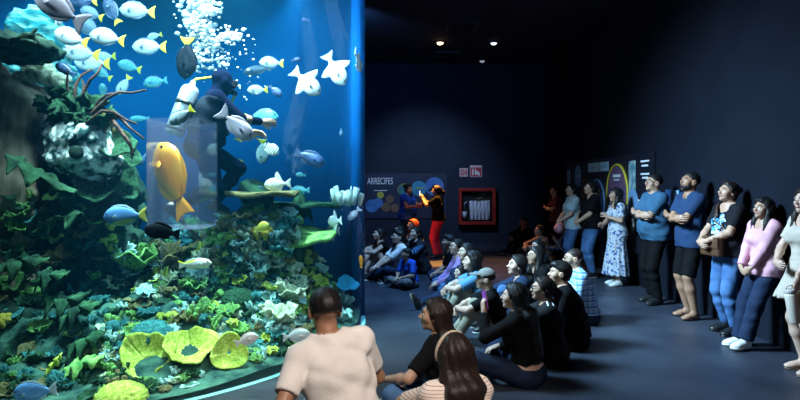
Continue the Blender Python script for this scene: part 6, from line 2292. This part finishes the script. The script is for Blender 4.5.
m_signp = mat('sign_pale_symbol', (0.62, 0.66, 0.66), rough=0.5)


def sign(label, pxs, pys, build):
    a, b_ = at(pxs[0], pys[1], BW - 0.012), at(pxs[1], pys[0], BW - 0.012)
    s = empty('wall_sign', ((a.x + b_.x) / 2, BW - 0.001, (a.z + b_.z) / 2))
    tag(s, label, 'sign')
    w, h = (b_.x - a.x) / 2, (b_.z - a.z) / 2
    bm = bmesh.new(); box(bm, (-w, -0.014, -h), (w, 0, h), 0.004); from_bm('board', bm, m_signw, s)
    build(s, w, h)


def quad(parent, name, lo, hi, m, t=0.003, y=-0.014):
    bm = bmesh.new(); box(bm, (lo[0], y - t, lo[1]), (hi[0], y, hi[1])); from_bm(name, bm, m, parent)


def s1(s, w, h):
    quad(s, 'red_field', (-w * .78, -h * .72), (-w * .02, h * .72), m_signr)
    quad(s, 'red_field', (w * .42, -h * .72), (w * .78, h * .72), m_signr)
    quad(s, 'symbol', (-w * .50, -h * .35), (-w * .26, h * .40), m_signp, y=-0.017)
    bm = bmesh.new(); v = [bm.verts.new(p) for p in ((0.08 * w, -0.016, h * .6), (0.36 * w, -0.016, 0), (0.08 * w, -0.016, -h * .6))]; bm.faces.new(v)
    bmesh.ops.solidify(bm, geom=bm.faces[:], thickness=0.002); from_bm('arrow', bm, m_signr, s)


def s2(s, w, h):
    quad(s, 'red_field', (-w * .9, -h * .9), (w * .9, h * .62), m_signr)
    quad(s, 'symbol', (-w * .66, -h * .7), (-w * .42, h * .40), m_signp, y=-0.017)
    quad(s, 'symbol', (-w * .22, -h * .6), (w * .35, h * .05), m_signp, y=-0.017)
    quad(s, 'symbol', (w * .30, -h * .75), (w * .62, -h * .2), m_signp, y=-0.017)
    quad(s, 'symbol', (-w * .20, h * .0), (-w * .02, h * .42), m_signp, y=-0.017)


sign('small red and white arrow sign above the hose cabinet', (459.6, 467.8), (168.2, 176.6), s1)
sign('larger red fire hose sign beside the arrow sign', (470, 482, ), (165.3, 177), s2)

# --- long information panel on the side wall
PX = RW - 0.045
pan = empty('info_panel', (PX, 11.45, 1.3))
tag(pan, 'long black information panel with ringed pictures on the side wall', 'panel')
bm = bmesh.new(); box(bm, (0, -2.42, -0.78), (0.043, 2.45, 0.83), 0.005); from_bm('board', bm, mat('panel_black', (0.008, 0.010, 0.018), rough=0.4), pan)
PO = Vector(pan.location)
m_tb = mat('title_pale_blue', (0.40, 0.62, 0.80), (0.28, 0.50, 0.72), rough=0.5, scale=30)
m_ye = mat('ring_yellow', (0.62, 0.52, 0.04), rough=0.5)
m_bl = mat('ring_blue', (0.16, 0.34, 0.58), rough=0.5)
m_pu = mat('picture_purple', (0.10, 0.06, 0.16), (0.20, 0.10, 0.16), rough=0.5, scale=6)
m_nb = mat('picture_navy', (0.012, 0.03, 0.09), (0.02, 0.06, 0.16), rough=0.5, scale=5)
m_pale = mat('picture_pale_coral', (0.08, 0.24, 0.34), (0.42, 0.55, 0.55), rough=0.5, scale=9, contrast=(0.42, 0.58))


def pl(y, z): return Vector((0, y, z)) - Vector((0, PO.y, PO.z))


def pquad(name, y0, y1, za, zb, m, x=-0.006):
    bm = bmesh.new(); box(bm, (x, y0 - PO.y, za - PO.z), (0.0, y1 - PO.y, zb - PO.z)); return from_bm(name, bm, m, pan)


pquad('title', 11.58, 12.22, 1.88, 2.055, m_tb)
pquad('title', 11.0, 11.52, 1.88, 2.055, m_tb)
for i in range(2):
    pquad('title_strokes', 11.08 + i * 0.6, 11.44 + i * 0.66, 1.95, 1.975, m_bl, -0.009)
disc_on(pan, 'picture_disc', pl(10.56, 1.46) + Vector((-0.001, 0, 0)), 0.50, m_pu, axis='x')
ring_on(pan, 'ring', pl(10.56, 1.46), 0.52, 0.022, m_ye, 'x')
pquad('caption', 10.38, 10.76, 1.76, 1.81, m_wtext, -0.012); pquad('caption', 10.44, 10.72, 1.70, 1.725, m_wtext, -0.012)
disc_on(pan, 'picture_disc', pl(11.66, 1.27) + Vector((-0.001, 0, 0)), 0.42, m_nb, axis='x')
ring_on(pan, 'ring', pl(11.66, 1.27), 0.45, 0.02, m_bl, 'x')
pquad('caption', 11.5, 11.85, 1.50, 1.55, m_wtext, -0.012); pquad('caption', 11.55, 11.8, 1.44, 1.465, m_wtext, -0.012)
disc_on(pan, 'picture_disc', pl(12.95, 1.78) + Vector((-0.001, 0, 0)), 0.24, m_bl, axis='x', ry=0.26)
pquad('caption', 12.85, 13.05, 1.80, 1.83, m_wtext, -0.012)
ring_on(pan, 'ring', pl(12.35, 1.5), 0.25, 0.014, mat('ring_bronze', (0.22, 0.12, 0.05), rough=0.5), 'x')
pquad('coral_picture', 9.72, 10.0, 1.35, 2.02, m_pale)
pquad('coral_picture', 13.55, 13.8, 1.65, 1.95, m_pale)
disc_on(pan, 'picture_disc', pl(9.85, 1.30) + Vector((-0.001, 0, 0)), 0.26, m_bl, axis='x')
for i, (ya, yb, z) in enumerate(((9.18, 9.5, 2.0), (9.22, 9.46, 1.93), (9.18, 9.5, 1.80), (9.2, 9.44, 1.74), (9.35, 9.66, 1.38), (9.4, 9.62, 1.33))):
    pquad('caption', ya, yb, z - 0.018, z + 0.012, m_wtext)
sm = empty('wall_sign', (RW - 0.02, 8.45, 1.43))
tag(sm, 'small pale blue notice on the side wall behind the polo wearer', 'sign')
bm = bmesh.new(); box(bm, (0, -0.22, -0.13), (0.019, 0.22, 0.13), 0.003); from_bm('board', bm, m_nb, sm)
bm = bmesh.new(); box(bm, (-0.004, -0.20, -0.12), (0, -0.04, 0.12)); from_bm('picture', bm, m_tb, sm)

# --- ceiling: vents and downlights
m_vent = mat('vent_grey', (0.040, 0.050, 0.062), rough=0.6)
m_slot = mat('vent_slot', (0.006, 0.007, 0.010), rough=0.8)


def vent(label, x, y, w, l):
    v = empty('ceiling_vent', (x, y, ROOF))
    tag(v, label, 'vent')
    bm = bmesh.new(); box(bm, (-w + .05, -l + .05, -0.02), (w - .05, l - .05, -0.004)); from_bm('backing', bm, m_slot, v)
    for lo, hi in (((-w, -l), (w, -l + .06)), ((-w, l - .06), (w, l)), ((-w, -l + .06), (-w + .06, l - .06)), ((w - .06, -l + .06), (w, l - .06))):
        bm = bmesh.new(); box(bm, (lo[0], lo[1], -0.03), (hi[0], hi[1], 0), 0.003); from_bm('frame', bm, m_vent, v)
    for k in range(7):
        yy = -l + .06 + (2 * l - .12) * (k + .5) / 7
        bm = bmesh.new(); box(bm, (-w + .06, yy - .012, -0.028), (w - .06, yy + .004, -0.006)); from_bm('slat', bm, m_slot, v)


vent('square ceiling vent in front of the lit amber lamp', 1.19, 12.57, 0.33, 0.37)
vent('square ceiling vent over the far wall beyond the amber lamp', 1.10, 15.25, 0.32, 0.34)


def downlight(label, x, y, m, r=0.075):
    d = empty('ceiling_downlight', (x, y, ROOF))
    tag(d, label, 'lamp')
    bm = bmesh.new(); lathe(bm, [(r + .03, 0), (r + .03, -.02), (r, -.03), (r - .005, -.012)], 28, cap=False); from_bm('trim_ring', bm, m_vent, d, True)
    bm = bmesh.new(); lathe(bm, [(r * .3, -.075), (r * .75, -.06), (r, -.03), (r, -.005)], 24); from_bm('lens', bm, m, d, True)


downlight('glowing amber ceiling lamp above the red trousers', 0.813, 13.9, emit('amber_glow', (1.0, 0.66, 0.30), 7.0))
downlight('cool white ceiling lamp away from the aquarium', 2.06, 13.93, emit('cool_glow', (0.75, 0.85, 1.0), 1.6))
downlight('dim ceiling lamp close to the far wall', 2.05, 15.95, emit('faint_glow', (0.75, 0.85, 1.0), 0.35), 0.07)

# --- stroller with a pink bag, and the toy on the floor
m_alu = mat('stroller_tube', (0.10, 0.10, 0.13), rough=0.35, metallic=0.7)
st = empty('stroller', (2.98, 11.6, 0), R(75))
tag(st, 'dark folding stroller parked in front of the blue jeans', 'stroller')
for sx in (-0.22, 0.22):
    bm = bmesh.new(); tube(bm, [(sx, -0.34, 1.0), (sx, -0.22, 0.86), (sx, 0.30, 0.10)], 0.014, 8); from_bm('side_tube', bm, m_alu, st, True)
    bm = bmesh.new(); tube(bm, [(sx, 0.12, 0.62), (sx, -0.28, 0.10)], 0.013, 8); from_bm('rear_tube', bm, m_alu, st, True)
    for yy in (0.30, -0.28):
        bm = bmesh.new(); lathe(bm, [(0.02, -.02), (0.085, -.02), (0.10, -.008), (0.10, .008), (0.085, .02), (0.02, .02)], 20)
        o = from_bm('wheel', bm, L_BLACK, st, True); o.rotation_euler = (0, PI / 2, 0); o.location = (sx, yy, 0.10)
bm = bmesh.new(); tube(bm, [(-0.22, -0.34, 1.0), (0, -0.37, 1.01), (0.22, -0.34, 1.0)], 0.016, 8); from_bm('handlebar', bm, L_BLACK, st, True)


def fs(u, v):
    y = 0.22 - 0.42 * u if u < .5 else 0.01 - 0.30 * (u - .5)
    z = 0.42 - 0.05 * u if u < .5 else 0.395 + 0.75 * (u - .5)
    return ((v - .5) * 0.40, y, z + 0.03 * math.sin(PI * v) * -1)


bm = bmesh.new(); sheet(bm, fs, 12, 6, 0.03); from_bm('seat', bm, C_NAVY, st, True)
bg = empty('pink_bag', (2.97, 11.53, 0.80), R(75))
tag(bg, 'pink cloth bag hanging on the stroller', 'bag')
V, F = polygonise(f_noise(f_ell((0, 0, 0), (0.17, 0.09, 0.12)), 0.02, 0.12, 8), (-0.25, -0.18, -0.2), (0.25, 0.18, 0.2), 0.016)
mesh_np('pouch', V, F, C_PINK, bg)
bm = bmesh.new(); tube(bm, [(-0.10, 0, 0.09), (-0.06, -0.02, 0.20), (0.06, -0.02, 0.20), (0.10, 0, 0.09)], 0.012, 8); from_bm('handle', bm, C_PINK, bg, True)
toy = empty('toy_car', (2.80, 14.2, 0), R(30))
tag(toy, 'small bright green toy car on the floor of the dark corner', 'toy')
m_gt = mat('toy_green_plastic', (0.25, 0.62, 0.10), rough=0.4)
bm = bmesh.new(); box(bm, (-0.13, -0.07, 0.03), (0.13, 0.07, 0.09), 0.02); box(bm, (-0.07, -0.06, 0.09), (0.06, 0.06, 0.14), 0.02); from_bm('car_body', bm, m_gt, toy, True)
for sx in (-0.08, 0.08):
    for sy in (-0.075, 0.075):
        bm = bmesh.new(); lathe(bm, [(0.01, -.012), (0.03, -.012), (0.03, .012), (0.01, .012)], 14); o = from_bm('wheel', bm, L_BLACK, toy, True); o.rotation_euler = (PI / 2, 0, 0); o.location = (sx, sy, 0.03)


# --- carried things
def phone(label, loc, normal, up, screen):
    p = empty('phone', loc)
    z = Vector(up).normalized(); y = Vector(normal).normalized(); y = (y - z * y.dot(z)).normalized(); x = y.cross(z)
    p.rotation_mode = 'QUATERNION'; p.rotation_quaternion = Matrix((x, y, z)).transposed().to_quaternion()
    tag(p, label, 'phone')
    bm = bmesh.new(); box(bm, (-0.038, -0.009, -0.08), (0.038, 0, 0.08), 0.004); from_bm('case', bm, L_BLACK if screen is not None else mat('violet_case', (0.30, 0.06, 0.32), rough=0.4), p)
    if screen is not None:
        bm = bmesh.new(); box(bm, (-0.034, 0, -0.074), (0.034, 0.0015, 0.074)); from_bm('screen', bm, screen, p)
    else:
        bm = bmesh.new(); box(bm, (-0.034, 0, -0.074), (0.034, 0.0015, 0.074)); from_bm('screen', bm, mat('dim_screen', (0.12, 0.10, 0.18), rough=0.2), p)


r_, b_ = who['redp']
c = (b_.wrist['l'] + b_.wrist['r']) / 2 + vec(0, 0.07, 0.10)
phone('glowing phone raised by the person in red trousers', wpt(r_, c), wpt(r_, (0, -1, 0)) - Vector(r_.location), (0, 0, 1), emit('phone_glow', (0.85, 0.92, 1.0), 2.2))
r_, b_ = who['royal']
c = (b_.wrist['l'] + b_.wrist['r']) / 2 + vec(0, 0.09, 0.07)
phone('dark phone held by the person in royal blue at the mural', wpt(r_, c), wpt(r_, (0, -1, 0.6)) - Vector(r_.location), (0, 0, 1), None)
r_, b_ = who['phone']
c = b_.wrist['l'] + b_.hdir['l'] * 0.10 + b_.palm['l'] * 0.03
phone('violet phone in the raised hand of the person in the cropped top', wpt(r_, c), wpt(r_, b_.palm['l']) - Vector(r_.location), wpt(r_, b_.hdir['l']) - Vector(r_.location), None)

r_, b_ = who['edge']
c = wpt(r_, b_.wrist['l'] + b_.hdir['l'] * 0.09 + b_.palm['l'] * 0.02)
bt = empty('water_bottle', c - Vector((0, 0, 0.30)))
bt.rotation_euler = (0, R(-10), 0)
tag(bt, 'cream insulated bottle hanging from a hand near the side wall', 'bottle')
m_bot = mat('cream_bottle_enamel', (0.66, 0.56, 0.46), rough=0.4)
bm = bmesh.new(); lathe(bm, [(0.040, 0), (0.044, 0.01), (0.047, 0.14), (0.047, 0.24), (0.040, 0.255)], 24); from_bm('flask', bm, m_bot, bt, True)
bm = bmesh.new(); lathe(bm, [(0.041, 0.256), (0.043, 0.262), (0.043, 0.285), (0.035, 0.292)], 24); from_bm('lid', bm, mat('bottle_lid', (0.5, 0.45, 0.4), rough=0.4), bt, True)
bm = bmesh.new(); tube(bm, [(-0.03, 0, 0.285), (-0.025, 0, 0.318), (0.025, 0, 0.318), (0.03, 0, 0.285)], 0.007, 8); from_bm('carry_loop', bm, m_bot, bt, True)

r_, b_ = who['print']
s = b_.s
bag = empty('crossbody_bag', wpt(r_, b_.P + b_.X * -0.02 + vec(0.0, 0.235, 0.06)), r_.rotation_euler.z)
tag(bag, 'brown crossbody bag resting at the hip of the print tee', 'bag')
bm = bmesh.new(); box(bm, (-0.15, -0.035, -0.11), (0.15, 0.045, 0.10), 0.022); from_bm('pouch', bm, L_BROWN, bag, True)
bm = bmesh.new(); box(bm, (-0.152, 0.046, -0.02), (0.152, 0.054, 0.10), 0.003); from_bm('flap', bm, L_BROWN, bag)
bm = bmesh.new()
ctr = Vector(b_.P) + Vector((-0.02, 0.235, 0.06))
tp = [vec(-0.14, 0.235, 0.13) + b_.P, b_.waist + vec(-0.19, 0.12, 0.06), b_.chest + vec(-0.06, 0.235, 0.02), b_.neck + vec(0.095, 0.075, 0.012), b_.neck + vec(0.10, -0.07, 0.0)]
tube(bm, [Vector(p) - ctr for p in tp], 0.010, 8); from_bm('strap', bm, L_BROWN, bag, True)

r_, b_ = who['floral']
bag = empty('shoulder_bag', wpt(r_, b_.waist + vec(0.25, 0.03, 0.02)), r_.rotation_euler.z)
o_ = Vector(b_.waist) + Vector((0.25, 0.03, 0.02))
tag(bag, 'black shoulder bag at the side of the floral dress', 'bag')
bag.location = wpt(r_, b_.waist + vec(-0.02, -0.21, 0.02))
o_ = Vector(b_.waist) + Vector((-0.02, -0.21, 0.02))
V, F = polygonise(f_noise(f_ell((0, 0, -0.02), (0.17, 0.08, 0.17)), 0.015, 0.15, 5), (-0.25, -0.15, -0.28), (0.25, 0.15, 0.25), 0.016)
mesh_np('pouch', V, F, L_BLACK, bag)
bm = bmesh.new(); tube(bm, [Vector(p) - o_ for p in (b_.waist + vec(-0.12, -0.19, 0.12), b_.sh['l'] + vec(-0.01, -0.055, 0.03), b_.sh['l'] + vec(0.0, 0.02, 0.052), b_.sh['l'] + vec(-0.01, 0.075, -0.04), b_.waist + vec(-0.17, -0.12, 0.08))], 0.013, 8); from_bm('strap', bm, L_BLACK, bag, True)
